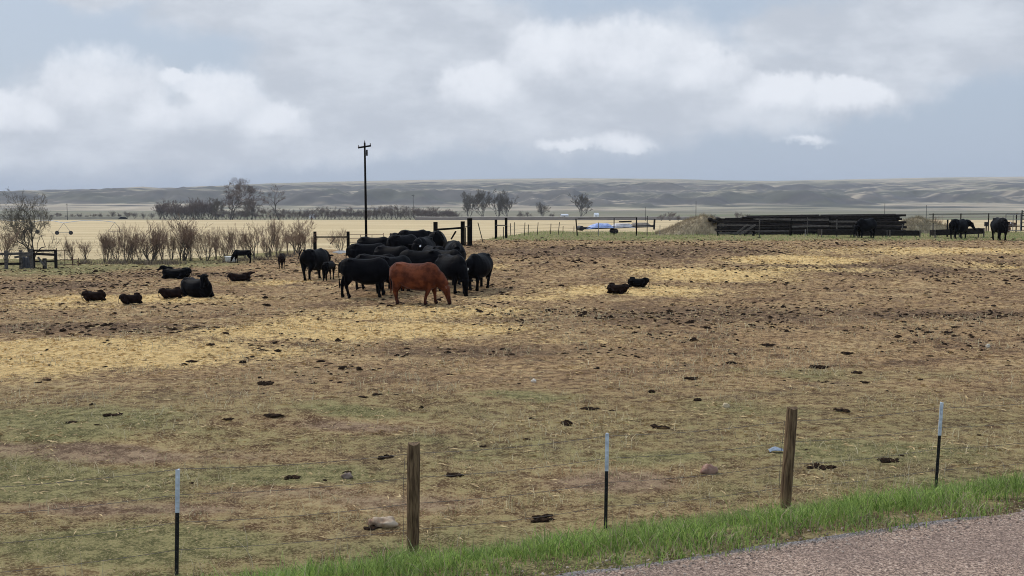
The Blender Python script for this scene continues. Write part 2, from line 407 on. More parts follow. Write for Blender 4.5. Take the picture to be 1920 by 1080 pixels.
def build_road():
    L = np.arange(-60, 120, .12); W = -.12 + np.array([.03, -.05, -.14, -.24, -.5, -1, -1.6, -2.4, -3.3, -4.2, -5, -6, -6.8, -7.5, -7.9])
    Lg, Wg = np.meshgrid(L, W)
    wob = (fbm(Lg * 1.3, Lg * 0 + 2, 3) - .5) * .22 * (Wg > -.2)
    s = Wg + wob
    x = E1[0] + DR[0] * Lg + NR[0] * s; y = E1[1] + DR[1] * Lg + NR[1] * s
    z = ROADZ + .004 + .02 * np.clip(-s / 3.8, 0, 1) - (Wg > 0) * .05
    na = len(L); i = np.arange(len(W) - 1)[:, None] * na + np.arange(na - 1)[None]
    Fc = np.stack([i, i + 1, i + na + 1, i + na], -1).reshape(-1, 4)[:, ::-1]
    def f(t, b, o):
        co = t.new('ShaderNodeTexCoord').outputs['Object']
        e = t.sep(t.new('ShaderNodeAttribute', attribute_name='Col').outputs['Color'])[0]
        v = t.new('ShaderNodeTexVoronoi'); v.inputs['Scale'].default_value = 105; t.l.new(co, v.inputs['Vector'])
        v2 = t.new('ShaderNodeTexVoronoi'); v2.inputs['Scale'].default_value = 62; t.l.new(co, v2.inputs['Vector'])
        n, _ = t.noise(co, 1.2, 5, .6); n2, _ = t.noise(co, 9, 3, .6)
        c = t.sep(v.outputs['Color'])[0]; c2 = t.sep(v2.outputs['Color'])[1]
        chip = t.mix(t.sstep(c, .2, .8), rgb(.095, .060, .043), rgb(.36, .250, .182))
        chip = t.mix(t.sstep(c2, .78, .98), chip, rgb(.50, .37, .28))
        chip = t.mix(t.math('MULTIPLY', t.sstep(n, .4, .65), .35), chip, rgb(.12, .08, .065))
        tar = t.mix(t.sstep(c, .2, .9), rgb(.075, .067, .062), rgb(.24, .215, .20))
        k = t.sstep(t.math('ADD', e, t.math('MULTIPLY', t.math('SUBTRACT', n2, .5), .5)), .3, .62)
        t.l.new(t.mix(k, chip, tar), b.inputs['Base Color']); b.inputs['Roughness'].default_value = .75
        bump(t, b, v.outputs['Distance'], .8, -.006)
    ed = .8 * ss(-.26, -.02, s)
    r = mesh_np('road', np.stack([x, y, z], -1).reshape(-1, 3), Fc, material('chip_seal', f), smooth=True, col=np.stack([ed, ed, ed], -1).reshape(-1, 3))
    tag(r, kind='structure')
build_road()

def build_hills():
    X = np.arange(-2900, 2900, 9.0); Y = np.concatenate([np.arange(1650, 3000, 9.0), np.arange(3000, 5200, 22.)])
    x, y = np.meshgrid(X, Y)
    px = 960 + x / np.maximum(y, 1) * F
    sky = np.interp(px, [-300, 0, 100, 200, 300, 400, 500, 600, 800, 960, 1080, 1250, 1350, 1450, 1600, 1750, 1920, 2200],
                    [368, 363, 360, 356, 352, 347, 342, 339, 335, 333, 332, 333, 336, 337, 334, 331, 329, 330])
    ztop = CAMZ + (385 - sky) / F * 4300
    b1 = fbm(x / 420 + 4, y / 420, 4); b2 = fbm(x / 130, y / 420 + 8, 4, .55)
    gul = np.abs(2 * fbm(x / 95 + 31, y / 420, 4, .55) - 1)              # 0 in the gully floors
    yy = y + 500 * (b1 - .5) + 620 * (b2 - .5) + 170 * (gul - .3)
    bl = ss(2050, 2420, yy); t2 = ss(2750, 3050, yy + 300 * (b1 - .5)); t3 = ss(3350, 3650, yy)
    z = bl * (21 + 13 * (b2 - .5) + 9 * np.minimum(gul * 2.2, 1)) + t2 * (9 + 10 * (b2 - .5))
    z = z + 12 * ss(1700, 2300, y)
    up = np.clip((y - 2450) / 1850, 0, 1) ** 1.15
    z = z * (1 - up) + up * ztop + 10 * (fbm(x / 230, y / 260, 4) - .5) * ss(2500, 3100, y) * (1 - ss(3900, 4300, y) * .85)
    foot = 6 * (fbm(x / 240 + 9, y / 120, 3) - .45) * ss(1750, 1950, y) * (1 - bl)
    z = z + foot - 5.1 - 3 * ss(1800, 1650, y)
    z = np.where(y > 4350, z - 12 * (y - 4350) / 600, z)
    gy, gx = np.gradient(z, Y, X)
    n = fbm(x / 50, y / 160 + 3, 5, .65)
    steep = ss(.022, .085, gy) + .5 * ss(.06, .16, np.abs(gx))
    dark = np.clip(steep * .95 + (n - .5) * 1.1, 0, 1) * ss(4400, 2900, y) * .95  # shade of the bluff faces, with darker sage, painted into vertex colour by slope
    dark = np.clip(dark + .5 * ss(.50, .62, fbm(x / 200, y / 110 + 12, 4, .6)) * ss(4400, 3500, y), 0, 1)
    tan = np.array([.37, .30, .205]); shade_sage = np.array([.066, .060, .050]); gn = np.array([.155, .155, .092])
    c = tan * (.8 + .4 * n[..., None]) * (1 - dark[..., None]) + shade_sage * dark[..., None]
    g2 = (ss(.45, .6, fbm(x / 400, y / 140 + 50, 3)) * .6)[..., None]
    c = c * (1 - g2) + gn * g2 * (1 - .6 * dark[..., None])
    pale = (ss(.58, .64, fbm(x / 160 + 70, y / 50, 4)) * .55 * (1 - dark))[..., None]
    c = c * (1 - pale) + np.array([.42, .35, .24]) * pale
    na = len(X); i = np.arange(len(Y) - 1)[:, None] * na + np.arange(na - 1)[None]
    Fc = np.stack([i, i + 1, i + na + 1, i + na], -1).reshape(-1, 4)
    h = mesh_np('hills', np.stack([x, y, z], -1).reshape(-1, 3), Fc, attr_mat('hill_grass_shaded', .95, 0, .22, .02), smooth=True, col=c.reshape(-1, 3))
    tag(h, kind='structure')
build_hills()

# ------------------------------------------------------------------ cattle
class Lofts:
    def __init__(s): s.v = []; s.f = []
    def loft(s, pts, side, n=14, power=2.3, egg=0.0):
        """pts: (point, half width along side, half height); side: lateral unit vector or a list of them"""
        base = len(s.v)
        P3 = [Vector(p[0]) for p in pts]
        for i, (p, ra, rb) in enumerate(pts):
            t = (P3[min(i + 1, len(pts) - 1)] - P3[max(i - 1, 0)]).normalized()
            sd = Vector(side[i] if isinstance(side, list) else side); sd = (sd - t * sd.dot(t)).normalized(); up = sd.cross(t)
            for k in range(n):
                a = 2 * math.pi * k / n; c, q = math.cos(a), math.sin(a)
                e = 2 / power
                s.v.append(P3[i] + sd * (ra * (1 + egg * q) * math.copysign(abs(c) ** e, c)) + up * (rb * math.copysign(abs(q) ** e, q)))
        for i in range(len(pts) - 1):
            for k in range(n):
                k2 = (k + 1) % n; s.f.append((base + i * n + k, base + i * n + k2, base + (i + 1) * n + k2, base + (i + 1) * n + k))
        s.f.append(tuple(base + k for k in range(n - 1, -1, -1))); s.f.append(tuple(base + (len(pts) - 1) * n + k for k in range(n)))
def remeshed(L, voxel, mat, name, smooth_it=3):
    me = bpy.data.meshes.new(name); me.from_pydata([tuple(v) for v in L.v], [], L.f)
    o = bpy.data.objects.new(name, me); COL.objects.link(o)
    import bmesh
    bm = bmesh.new(); bm.from_mesh(me); bmesh.ops.recalc_face_normals(bm, faces=bm.faces); bm.to_mesh(me); bm.free()
    r = o.modifiers.new('r', 'REMESH'); r.mode = 'VOXEL'; r.voxel_size = voxel; r.use_smooth_shade = True
    q = o.modifiers.new('s', 'SMOOTH'); q.iterations = smooth_it; q.factor = .5
    dg = bpy.context.evaluated_depsgraph_get(); ev = o.evaluated_get(dg)
    nm = bpy.data.meshes.new_from_object(ev); nm.name = name
    o.modifiers.clear(); o.data = nm; nm.materials.clear(); nm.materials.append(mat)
    nm.polygons.foreach_set('use_smooth', np.ones(len(nm.polygons), bool))
    return o
def cow(name, label, cat, px, Y, heading, mat=None, neck=(-38, -38), yaw=(0, 0), head_pitch=-75, steps=(0, 0, 0, 0), scale=1.0, calf=False, lying=False,
        curled=False, udder=False, tail=0.0, tags=(), group=None, fat=1.0, tail_up=0.0, z=None, headroll=0):
    mat = mat or M_black
    """faces +X. neck: pitch of the two neck segments; yaw: turn of neck and head (deg); steps: foot offsets FL FR HL HR"""
    L = Lofts(); dz = 0.0; slim = .78 if calf else 1.0
    if calf: slim = .74
    drop = .50 if lying else 0.0
    def T(x, z_, rw, rh): return (Vector((x, 0, z_ - drop)), rw * slim * fat, rh * slim)
    if calf and not lying:
        zo = lambda v: v * .0 + v  # calf: long legs, slim trunk
        sec = [(-.92, 1.06, .10, .14), (-.84, 1.07, .25, .28), (-.6, 1.05, .31, .34), (-.2, 1.0, .33, .37), (.2, .99, .33, .38), (.5, 1.0, .30, .38), (.72, 1.02, .24, .34), (.86, 1.06, .17, .26)]
    else:
        sec = [(-1.10, 1.10, .07, .09), (-1.04, 1.08, .19, .21), (-.93, 1.06, .27, .295), (-.70, 1.02, .35, .37), (-.40, .945, .375, .395), (-.05, .88, .415, .445), (.28, .88, .40, .455),
               (.55, .92, .345, .46), (.76, .95, .275, .405), (.92, .99, .19, .30), (1.0, 1.02, .12, .2)]
    if lying:
        sec = [(x, z_ - (.0 if abs(x) > .9 else .02), w_ * 1.10, h_ * .97) for (x, z_, w_, h_) in sec]
    L.loft([T(*q) for q in sec], (0, 1, 0), 20, 2.1, .0 if lying else .20)
    # hip bones and withers
    for sgn in (-1, 1):
        L.loft([(Vector((-.78, .20 * sgn * slim, 1.30 - drop - (.06 if calf else 0))), .05, .05), (Vector((-.62, .17 * sgn * slim, 1.27 - drop - (.06 if calf else 0))), .09, .07), (Vector((-.45, .15 * sgn * slim, 1.23 - drop - (.06 if calf else 0))), .05, .05)], (0, 1, 0), 10)
    L.loft([(Vector((.30, 0, 1.24 - drop)), .07, .06), (Vector((.58, 0, 1.31 - drop - (.05 if calf else 0))), .07, .08), (Vector((.82, 0, 1.24 - drop)), .06, .06)], (0, 1, 0), 10)
    # neck
    p = Vector((.60, 0, 1.03 - drop)); segs = [p.copy()]; ang = 0.0; sides = [Vector((0, 1, 0))]
    nl = (.22, .15) if curled else ((.44, .36) if neck[0] < -20 else (.36, .27)) if not calf else ((.34, .28) if neck[0] < -20 else (.29, .20))
    for i in range(2):
        ang += R(yaw[0]) / 2; pt = R(neck[i])
        d = Vector((math.cos(pt) * math.cos(ang), math.cos(pt) * math.sin(ang), math.sin(pt)))
        p = p + d * nl[i]; segs.append(p.copy()); sides.append(Vector((-math.sin(ang), math.cos(ang), 0)))
    nr = [(.22, .27), (.18, .27), (.13, .195)]
    L.loft([(segs[i], nr[i][0] * (slim if calf else 1), nr[i][1] * slim) for i in range(3)], sides, 16, 2.1)
    # dewlap / brisket
    if not calf: L.loft([(Vector((.62, 0, .72 - drop)), .12, .10), (Vector((.88, 0, .76 - drop)), .10, .12), (segs[1] + Vector((0, 0, -.16)), .06, .10)], (0, 1, 0), 10)
    # head
    ang += R(yaw[1]); pt = R(head_pitch)
    hd = Vector((math.cos(pt) * math.cos(ang), math.cos(pt) * math.sin(ang), math.sin(pt)))
    hs = Vector((-math.sin(ang), math.cos(ang), 0)); hu = hd.cross(hs) * -1
    if hu.z < 0 and abs(hd.z) < .9: hu = -hu
    hu = hs.cross(hd) * -1
    if (hd.z < -.9 or True):
        # forehead side: up when the head is level, forward when it hangs
        c1 = hs.cross(hd); hu = c1 if c1.dot(Vector((math.cos(ang), math.sin(ang), 1))) > 0 else -c1
    hl = .50 if not calf else .40; k = 1.0 if not calf else .84
    o = segs[2] - hd * .06
    hsec = [(-.02, .07, .08, .0), (.06, .125, .145, .0), (.20, .130, .150, -.005), (.34, .100, .120, -.01), (.48, .075, .092, -.015), (.60, .074, .080, -.02), (.68, .078, .072, -.02), (.72, .05, .045, -.02)]
    L.loft([(o + hd * (a * hl / .56) + hu * (off * k), w_ * k, h_ * k) for (a, w_, h_, off) in hsec], hs, 14, 2.2)
    earpos = []
    for sgn in (-1, 1):
        e0 = o + hd * .08 + hs * (.10 * sgn * k) + hu * .06 * k
        ed = (hs * sgn + hd * -.05 + Vector((0, 0, -.12)) + hu * .15).normalized()
        L.loft([(e0, .035, .035), (e0 + ed * .07, .055, .03), (e0 + ed * .14, .06, .026), (e0 + ed * .21, .03, .018)], hd, 8, 2)
        earpos.append(e0 + ed * .15)
        # brow and eye socket
        L.loft([(o + hd * .17 + hs * (.105 * sgn * k) + hu * .07 * k, .02, .02), (o + hd * .22 + hs * (.115 * sgn * k) + hu * .06 * k, .03, .03), (o + hd * .27 + hs * (.095 * sgn * k) + hu * .05 * k, .02, .02)], hs, 8, 2)
        L.loft([(o + hd * (.62 * hl / .56) + hs * (.05 * sgn * k) + hu * .03 * k, .02, .02), (o + hd * (.70 * hl / .56) + hs * (.05 * sgn * k) + hu * .02 * k, .028, .03)], hs, 8, 2)
    # legs
    lw = .95 if calf else 1.32
    if not lying:
        for j, (fx, sgn) in enumerate(((.62, 1), (.62, -1), (-.80, 1), (-.80, -1))):
            st = steps[j]; yb = sgn * .175 * (slim if calf else 1)
            if j < 2:
                pts = [((.52, yb * .95, 1.02), .12, .19), ((.60, yb * 1.08, .82), .115, .165), ((.63 + st * .15, yb, .62), .085, .115), ((.65 + st * .55, yb * .95, .38), .058, .066),
                       ((.64 + st * .75, yb * .92, .30), .043, .048), ((.64 + st * .95, yb * .9, .13), .042, .046), ((.66 + st, yb * .9, .07), .052, .056), ((.69 + st, yb * .9, .0), .058, .068)]
            else:
                pts = [((-.72, yb * .95, 1.08), .13, .24), ((-.74, yb * 1.15, .88), .135, .235), ((-.76 + st * .15, yb * 1.15, .68), .10, .155), ((-.90 + st * .45, yb, .48), .056, .085),
                       ((-.92 + st * .55, yb * .95, .42), .046, .062), ((-.89 + st * .8, yb * .92, .25), .041, .047), ((-.87 + st * .95, yb * .9, .11), .044, .048), ((-.85 + st, yb * .9, .06), .052, .056), ((-.82 + st, yb * .9, .0), .058, .068)]
            L.loft([(Vector(a), b_ * lw, c_ * lw) for a, b_, c_ in pts], (0, 1, 0), 12, 2.1)
        if udder:
            L.loft([(Vector((-.66, 0, .74)), .09, .10), (Vector((-.52, 0, .60)), .14, .12), (Vector((-.34, 0, .60)), .12, .09), (Vector((-.2, 0, .62)), .05, .05)], (0, 1, 0), 12, 2.1)
            for sx_ in (-.56, -.38):
                for sy_ in (-.07, .07): L.loft([(Vector((sx_, sy_, .56)), .03, .03), (Vector((sx_, sy_, .43)), .017, .017)], (0, 1, 0), 8, 2)
    else:
        for sgn in (-1, 1):
            f = .82 if calf else 1
            L.loft([(Vector((.62, .24 * sgn * f, .34)), .10, .15), (Vector((.80, .25 * sgn * f, .20)), .08, .10), (Vector((.98, .23 * sgn * f, .09)), .06, .065), (Vector((.80, .20 * sgn * f, .05)), .045, .045), (Vector((.62, .16 * sgn * f, .04)), .045, .045)], (0, 1, 0), 10, 2)
            L.loft([(Vector((-.78, .24 * sgn * f, .42)), .13, .20), (Vector((-.58, .34 * sgn * f, .26)), .14, .20), (Vector((-.36, .38 * sgn * f, .12)), .10, .11), (Vector((-.62, .40 * sgn * f, .06)), .05, .05), (Vector((-.40, .44 * sgn * f, .045)), .045, .045), (Vector((-.22, .43 * sgn * f, .045)), .05, .045)], (0, 1, 0), 10, 2)
    # tail
    zt = 1.24 - drop - (.07 if calf else 0)
    if tail_up:
        tp = [(-1.0, 0, zt), (-1.12, .05 * tail_up, zt + .10), (-1.2, .16 * tail_up, zt + .12), (-1.26, .32 * tail_up, zt - .05), (-1.28, .42 * tail_up, zt - .28)]
    elif lying:
        tp = [(-1.0, 0, zt), (-1.12, .02, zt - .14), (-1.14, .08, zt - .4), (-1.02, .3, .06)]
    elif calf:
        tp = [(-.86, 0, zt), (-.97, 0, zt - .08), (-1.0, tail * .3, zt - .35), (-.98, tail * .6, zt - .62)]
    else:
        tp = [(-1.0, 0, zt), (-1.13, .01, zt - .08), (-1.15, tail * .2, zt - .35), (-1.12, tail * .5, zt - .62), (-1.11, tail * .7, zt - .78), (-1.10, tail * .8, zt - .93)]
    tr = [.04, .034, .028, .028, .045, .02][:len(tp)]
    if lying or calf or tail_up: tr = [.04, .034, .028, .042, .03][:len(tp)]
    L.loft([(Vector(a), b_, b_) for a, b_ in zip(tp, tr)], (0, 1, 0), 8, 2)
    xs = .78 if (curled and lying) else (.95 if calf else .81)
    L.v = [Vector((v.x * xs, v.y, v.z)) for v in L.v]; earpos = [Vector((v.x * xs, v.y, v.z)) for v in earpos]
    ob = remeshed(L, .024, mat, name if not tags else 'body')
    loc = G(px, Y) if z is None else Vector((at(px, Y), Y, z))
    loc.z -= .015
    if tags:
        root = empty(name, loc, R(heading)); root.scale = (scale,) * 3; ob.parent = root
        for sgn in tags:
            e = earpos[0 if sgn < 0 else 1]; mb = MB()
            c = e + Vector((0, 0, -.055)) + hu * .035
            n_ = (hu + hd * .25).normalized()
            a_ = hs; b_ = n_.cross(a_).normalized()
            ring = [c + a_ * (x_ * .036) + b_ * (y_ * .036) for x_, y_ in ((-.55, 1.1), (.55, 1.1), (1, .3), (1, -1), (.4, -1.3), (-.4, -1.3), (-1, -1), (-1, .3))]
            mb.add([q + n_ * .006 for q in ring] + [q - n_ * .006 for q in ring], [tuple(range(8)), tuple(range(15, 7, -1))] + [(i, i + 8, (i + 1) % 8 + 8, (i + 1) % 8) for i in range(8)])
            mb.build('ear_tag', M_white, root)
        tgt = root
    else:
        ob.location = loc; ob.rotation_euler = (0, 0, R(heading)); ob.scale = (scale,) * 3; tgt = ob
    tag(tgt, label, cat, group); return tgt
H = "black cattle crowded round the hay"
RC = "resting calves and cows on the straw"
GZ = dict(neck=(-34, -48), head_pitch=-78)
UP = dict(neck=(32, 30), head_pitch=-28)
LV = dict(neck=(2, -6), head_pitch=-50)
cow('red_cow', 'rusty red cow grazing on the hay in front of the black herd', 'cow', 781, 37.6, -14, M_red, steps=(.10, -.22, -.04, .10), udder=True, tail=.05, scale=1.05, fat=1.08, neck=(-30, -44), head_pitch=-70)
cow('black_cow', 'black cow with white rump mark standing behind the tail of the red cow', 'cow', 686, 39.8, 14, group=H, steps=(.12, -.1, -.12, .12), scale=1.05, fat=1.05, **GZ)
cow('black_cow', 'black cow side on, just behind the cow left of the red one', 'cow', 708, 42.3, -8, group=H, steps=(-.12, .1, .1, -.1), **GZ)
cow('black_cow', 'black cow with hanging tail, third back in the left row of the herd', 'cow', 692, 47.5, 22, group=H, scale=1.06, steps=(.1, -.1, 0, .1), tail=.3, tail_up=0, **GZ)
cow('black_cow', 'black cow whose back shows above the middle of the left row', 'cow', 738, 46.0, -24, group=H, scale=1.0, **GZ)
cow('black_cow', 'black cow at the back of the left row, in front of the pipe gate', 'cow', 704, 55.0, -10, group=H, scale=1.02, fat=1.0, **GZ)
cow('black_cow', 'small black rump beside the rearmost broadside cow of the herd', 'cow', 748, 54.2, 75, group=H, scale=.98, **GZ)
cow('black_cow', 'black cow standing broadside at the very back of the herd', 'cow', 778, 54.5, 30, group=H, scale=1.0, tags=(-1,), **LV)
cow('black_cow', 'black cow facing the road with a white ear tag, mid herd', 'cow', 794, 48.5, -102, group=H, scale=1.05, tags=(1,), yaw=(-5, 0), neck=(5, -5), head_pitch=-52)
cow('black_cow', 'black cow seen from behind under the diagonal gate brace', 'cow', 820, 51.0, 88, group=H, scale=1.05, fat=1.08, tail_up=-1.0, **GZ)
cow('black_cow', 'black cow facing the road at the right shoulder of the herd', 'cow', 853, 46.2, -82, group=H, scale=1.08, tags=(-1,), fat=1.05, neck=(4, -14), head_pitch=-62)
cow('black_cow', 'black cow with dusty grey back behind the shoulders of the red cow', 'cow', 786, 43.2, 172, group=H, scale=1.02, **GZ)
cow('black_cow', 'black cow deep in the herd with only a rounded rump showing', 'cow', 812, 45.6, 120, group=H, scale=.98, **GZ)
cow('black_cow', 'black cow eating nose to nose with the red cow', 'cow', 848, 41.0, -58, group=H, scale=1.04, steps=(.08, -.05, 0, .1), neck=(-38, -52), head_pitch=-80)
cow('black_cow', 'black cow with white ear tag standing apart on the right side of the herd', 'cow', 897, 42.0, -108, group=H, scale=1.02, fat=1.08, tags=(-1, 1), yaw=(-22, -8), neck=(-14, -20), head_pitch=-58, steps=(.05, -.08, .1, -.1))
cow('black_cow', 'black cow seen from behind with a calf at its head, left of the herd', 'cow', 592, 49.3, 70, group=H, scale=1.05, fat=1.06, tail_up=.5, steps=(.1, -.05, .1, -.1), **LV)
cow('black_cow', 'black cow wedged into the middle of the herd with its head hidden', 'cow', 758, 50.5, 50, group=H, scale=1.04, **GZ)
cow('black_cow', 'black cow pressed between the front left cow and the nose to nose cow', 'cow', 740, 41.0, 48, group=H, scale=1.0, **GZ)
cow('black_cow', 'black cow side on behind the right foreground pair of the herd', 'cow', 836, 43.6, -38, group=H, scale=1.03, **GZ)
cow('calf', 'small black calf standing by the head of the cow left of the herd', 'calf', 617, 47.6, 80, calf=True, scale=.62, group='calves standing in the pen', **LV)
cow('calf', 'black calf with its head down at a white tub', 'calf', 454, 64.5, 172, calf=True, scale=.60, group='calves standing in the pen', steps=(.05, -.1, -.1, .1), neck=(-40, -50), head_pitch=-70)
cow('calf', 'small black calf standing alone facing the road', 'calf', 528, 59.5, -84, M_brownblack, calf=True, scale=.66, group='calves standing in the pen', **LV)
cow('calf', 'black calf lying with its head raised facing left', 'calf', 331, 51.0, 168, calf=True, lying=True, scale=.72, group=RC, fat=1.15, **UP)
cow('black_cow', 'big black cow lying down with its face to the road', 'cow', 370, 40.6, -36, lying=True, scale=.86, group=RC, yaw=(-55, -5), neck=(32, 62), head_pitch=-62)
cow('calf', 'dark calf lying flat with head up, between the white tub and the big resting cow', 'calf', 449, 49.3, 8, M_brownblack, calf=True, lying=True, scale=.50, group=RC, neck=(30, 30), head_pitch=10, yaw=(20, 0))
CU = dict(neck=(-30, -35), yaw=(160, 35), head_pitch=-14, curled=True)
cow('calf', 'dark brown calf curled up against the big resting cow', 'calf', 321, 39.6, 20, M_brownblack, calf=True, lying=True, scale=.50, group=RC, fat=1.2, **CU)
cow('calf', 'dark brown calf curled up at the far left of the straw', 'calf', 177, 38.6, 10, M_brownblack, calf=True, lying=True, scale=.49, group=RC, fat=1.15, **CU)
cow('calf', 'dark brown calf curled up nearest the road among the resting calves', 'calf', 246, 37.7, 38, M_brownblack, calf=True, lying=True, scale=.47, group=RC, fat=1.1, **CU)
cow('calf', 'dark brown calf resting with one ear up on the straw right of the herd', 'calf', 1158, 40.7, 160, M_brownblack, calf=True, lying=True, scale=.50, group=RC, fat=1.15, neck=(-10, -30), yaw=(120, 40), head_pitch=-14, curled=True)
cow('calf', 'black calf resting on straw behind its brown neighbour right of the herd', 'calf', 1196, 42.6, 175, M_black, calf=True, lying=True, scale=.50, group=RC, fat=1.15, **CU)
cow('black_cow', 'black cow standing at the longer feed bunk before the timber stack', 'cow', 1622, 74.0, 214, group='black cattle by the feed bunks', neck=(-12, -25), head_pitch=-65, fat=1.05, steps=(.1, -.1, .1, -.1), scale=1.0)
cow('black_cow', 'black cow with raised head looking over the short feed bunk', 'cow', 1797, 72.0, 38, group='black cattle by the feed bunks', neck=(6, -2), head_pitch=-48, yaw=(-35, -5), scale=.98, fat=1.0)
cow('black_cow', 'black cow seen end on at the pen edge right of the bunks', 'cow', 1873, 69.0, -96, group='black cattle by the feed bunks', tags=(1,), neck=(8, 0), head_pitch=-55, scale=1.04)

# ------------------------------------------------------------------ roadside wire fence
def tpost_part(x, y, lean, root, top=1.10):
    z0 = hz(x, y) - .05; L = Vector((math.tan(R(lean)) , 0, 1))
    a = Vector((x, y, z0)); H_ = top + .05
    def prof(z1, z2, e, name, mat, par):
        mb = MB(); p1 = a + L * z1; p2 = a + L * z2; w_ = .036 + e; t_ = .006 + e
        mb.bar(p1, p2, t_ * 1.2, w_)      # stem of the T
        mb2 = [p + Vector((0, -w_ / 2, 0)) for p in (p1, p2)]
        V = []
        for p in (p1, p2):
            V += [p + Vector((-w_ / 2, -w_ / 2 - t_, 0)), p + Vector((w_ / 2, -w_ / 2 - t_, 0)), p + Vector((w_ / 2, -w_ / 2, 0)), p + Vector((-w_ / 2, -w_ / 2, 0))]
        mb.add(V, [(0, 1, 5, 4), (1, 2, 6, 5), (2, 3, 7, 6), (3, 0, 4, 7), (3, 2, 1, 0), (4, 5, 6, 7)])
        z = z1 + .05
        while z < z2 - .02:            # studs
            c = a + L * z + Vector((0, -w_ / 2 - t_ - .004, 0)); mb.bar(c - Vector((.006, 0, 0)), c + Vector((.006, 0, 0)), .012, .014); z += .055
        return mb.build(name, mat, par)
    post = prof(0, H_ - .40, 0, 'steel_post', M_darksteel, root)
    tip = prof(H_ - .40 + .0005, H_, .003, 'painted_tip', M_tip, post)
    tag(tip, label='white painted upper third of the steel post')
    return a + L * H_
fence = empty('wire_fence', (0, 0, 0), 0, 'barbed wire fence along the road on black steel and weathered wooden posts', 'fence')
def woodpost(x, y, lean, top, rad, root, notch=False, base_z=None):
    z0 = hz(x, y) - .12; a = Vector((x, y, z0)); L = Vector((math.tan(R(lean)), 0, 1)); n = 20; mb = MB(); V = []; Fc = []
    zs = np.linspace(0, top + .12, 14)
    for i, z in enumerate(zs):
        for k in range(n):
            th = 2 * math.pi * k / n
            r = rad * (1 + .05 * math.sin(3 * th + 1) + .035 * math.sin(9 * th + z * 2) - .02 * (z / 1.2) + random.uniform(-.012, .012))
            if i == len(zs) - 1: r *= .95
            p = a + L * z; V.append(p + Vector((math.cos(th) * r, math.sin(th) * r, .012 * math.sin(th * 2 + 1) if i == len(zs) - 1 else 0)))
    for i in range(len(zs) - 1):
        for k in range(n): Fc.append((i * n + k, i * n + (k + 1) % n, (i + 1) * n + (k + 1) % n, (i + 1) * n + k))
    Fc.append(tuple(range((len(zs) - 1) * n, len(zs) * n)))
    mb.add(V, Fc); return mb.build('wooden_post', M_wood, root), a + L * (top + .12)
posts = []
for (px, py_, lean) in ((332, 1080, 2.0), (1135, 992, .6), (1753, 918, 2.2)):
    p = P(px, py_); tpost_part(p.x, p.y, lean, fence, 1.06 if px > 1200 else (1.02 if px > 400 else .99)); posts.append((p, lean))
for (px, py_, lean, top) in ((773, 1038, .9, 1.09), (1471, 952, 3.0, 1.14)):
    p = P(px, py_); woodpost(p.x, p.y, lean, top, .062, fence); posts.append((p, lean))
posts.sort(key=lambda q: q[0].x)
pa, pb = posts[0][0], posts[-1][0]; stp = (pb - pa) / 4
allp = [(pa - stp * k, 0) for k in (3, 2, 1)] + posts + [(pb + stp * k, 0) for k in (1, 2, 3)]
for k, (p, l) in enumerate(allp):
    if k in (1, 9): woodpost(p.x, p.y, 1.0, 1.1, .062, fence)
    if k in (0, 2, 8, 10): tpost_part(p.x, p.y, 1.0, fence)
for hgt in (.22, .48, .74, .98):
    mb = MB(); pts = []
    for i in range(len(allp) - 1):
        (a, la), (b, lb) = allp[i], allp[i + 1]
        for tt in np.linspace(0, 1, 9)[:-1]:
            q = a.lerp(b, tt); z = hz(a.x, a.y) * (1 - tt) + hz(b.x, b.y) * tt + hgt - .03 * math.sin(math.pi * tt)
            pts.append(Vector((q.x + math.tan(R(la * (1 - tt) + lb * tt)) * hgt, q.y - .03 * 0 + .045, z)))
    mb.tube(pts, .0024, 4)
    for i in range(len(pts) - 1):                      # barbs
        n_ = 2
        for j in range(n_):
            c = pts[i].lerp(pts[i + 1], (j + .5) / n_); d = Vector((random.uniform(-1, 1), random.uniform(-1, 1), random.uniform(-1, 1))).normalized() * .016
            mb.bar(c - d, c + d, .002, .002)
    mb.build('barbed_wire', M_wire, fence)
for px in (773, 1471):                                   # loose wire hanging on the wooden posts
    p, l = min(posts, key=lambda q: abs(q[0].x - P(px, 1000 if px < 1000 else 950).x)); mb = MB()
    pts = [p + Vector((-.072 - .02 * math.sin(q * 3) + math.tan(R(l)) * q, -.03, q)) for q in np.linspace(.18, .98, 12)]
    mb.tube(pts, .0025, 5); mb.build('hanging_wire', M_wire, fence)

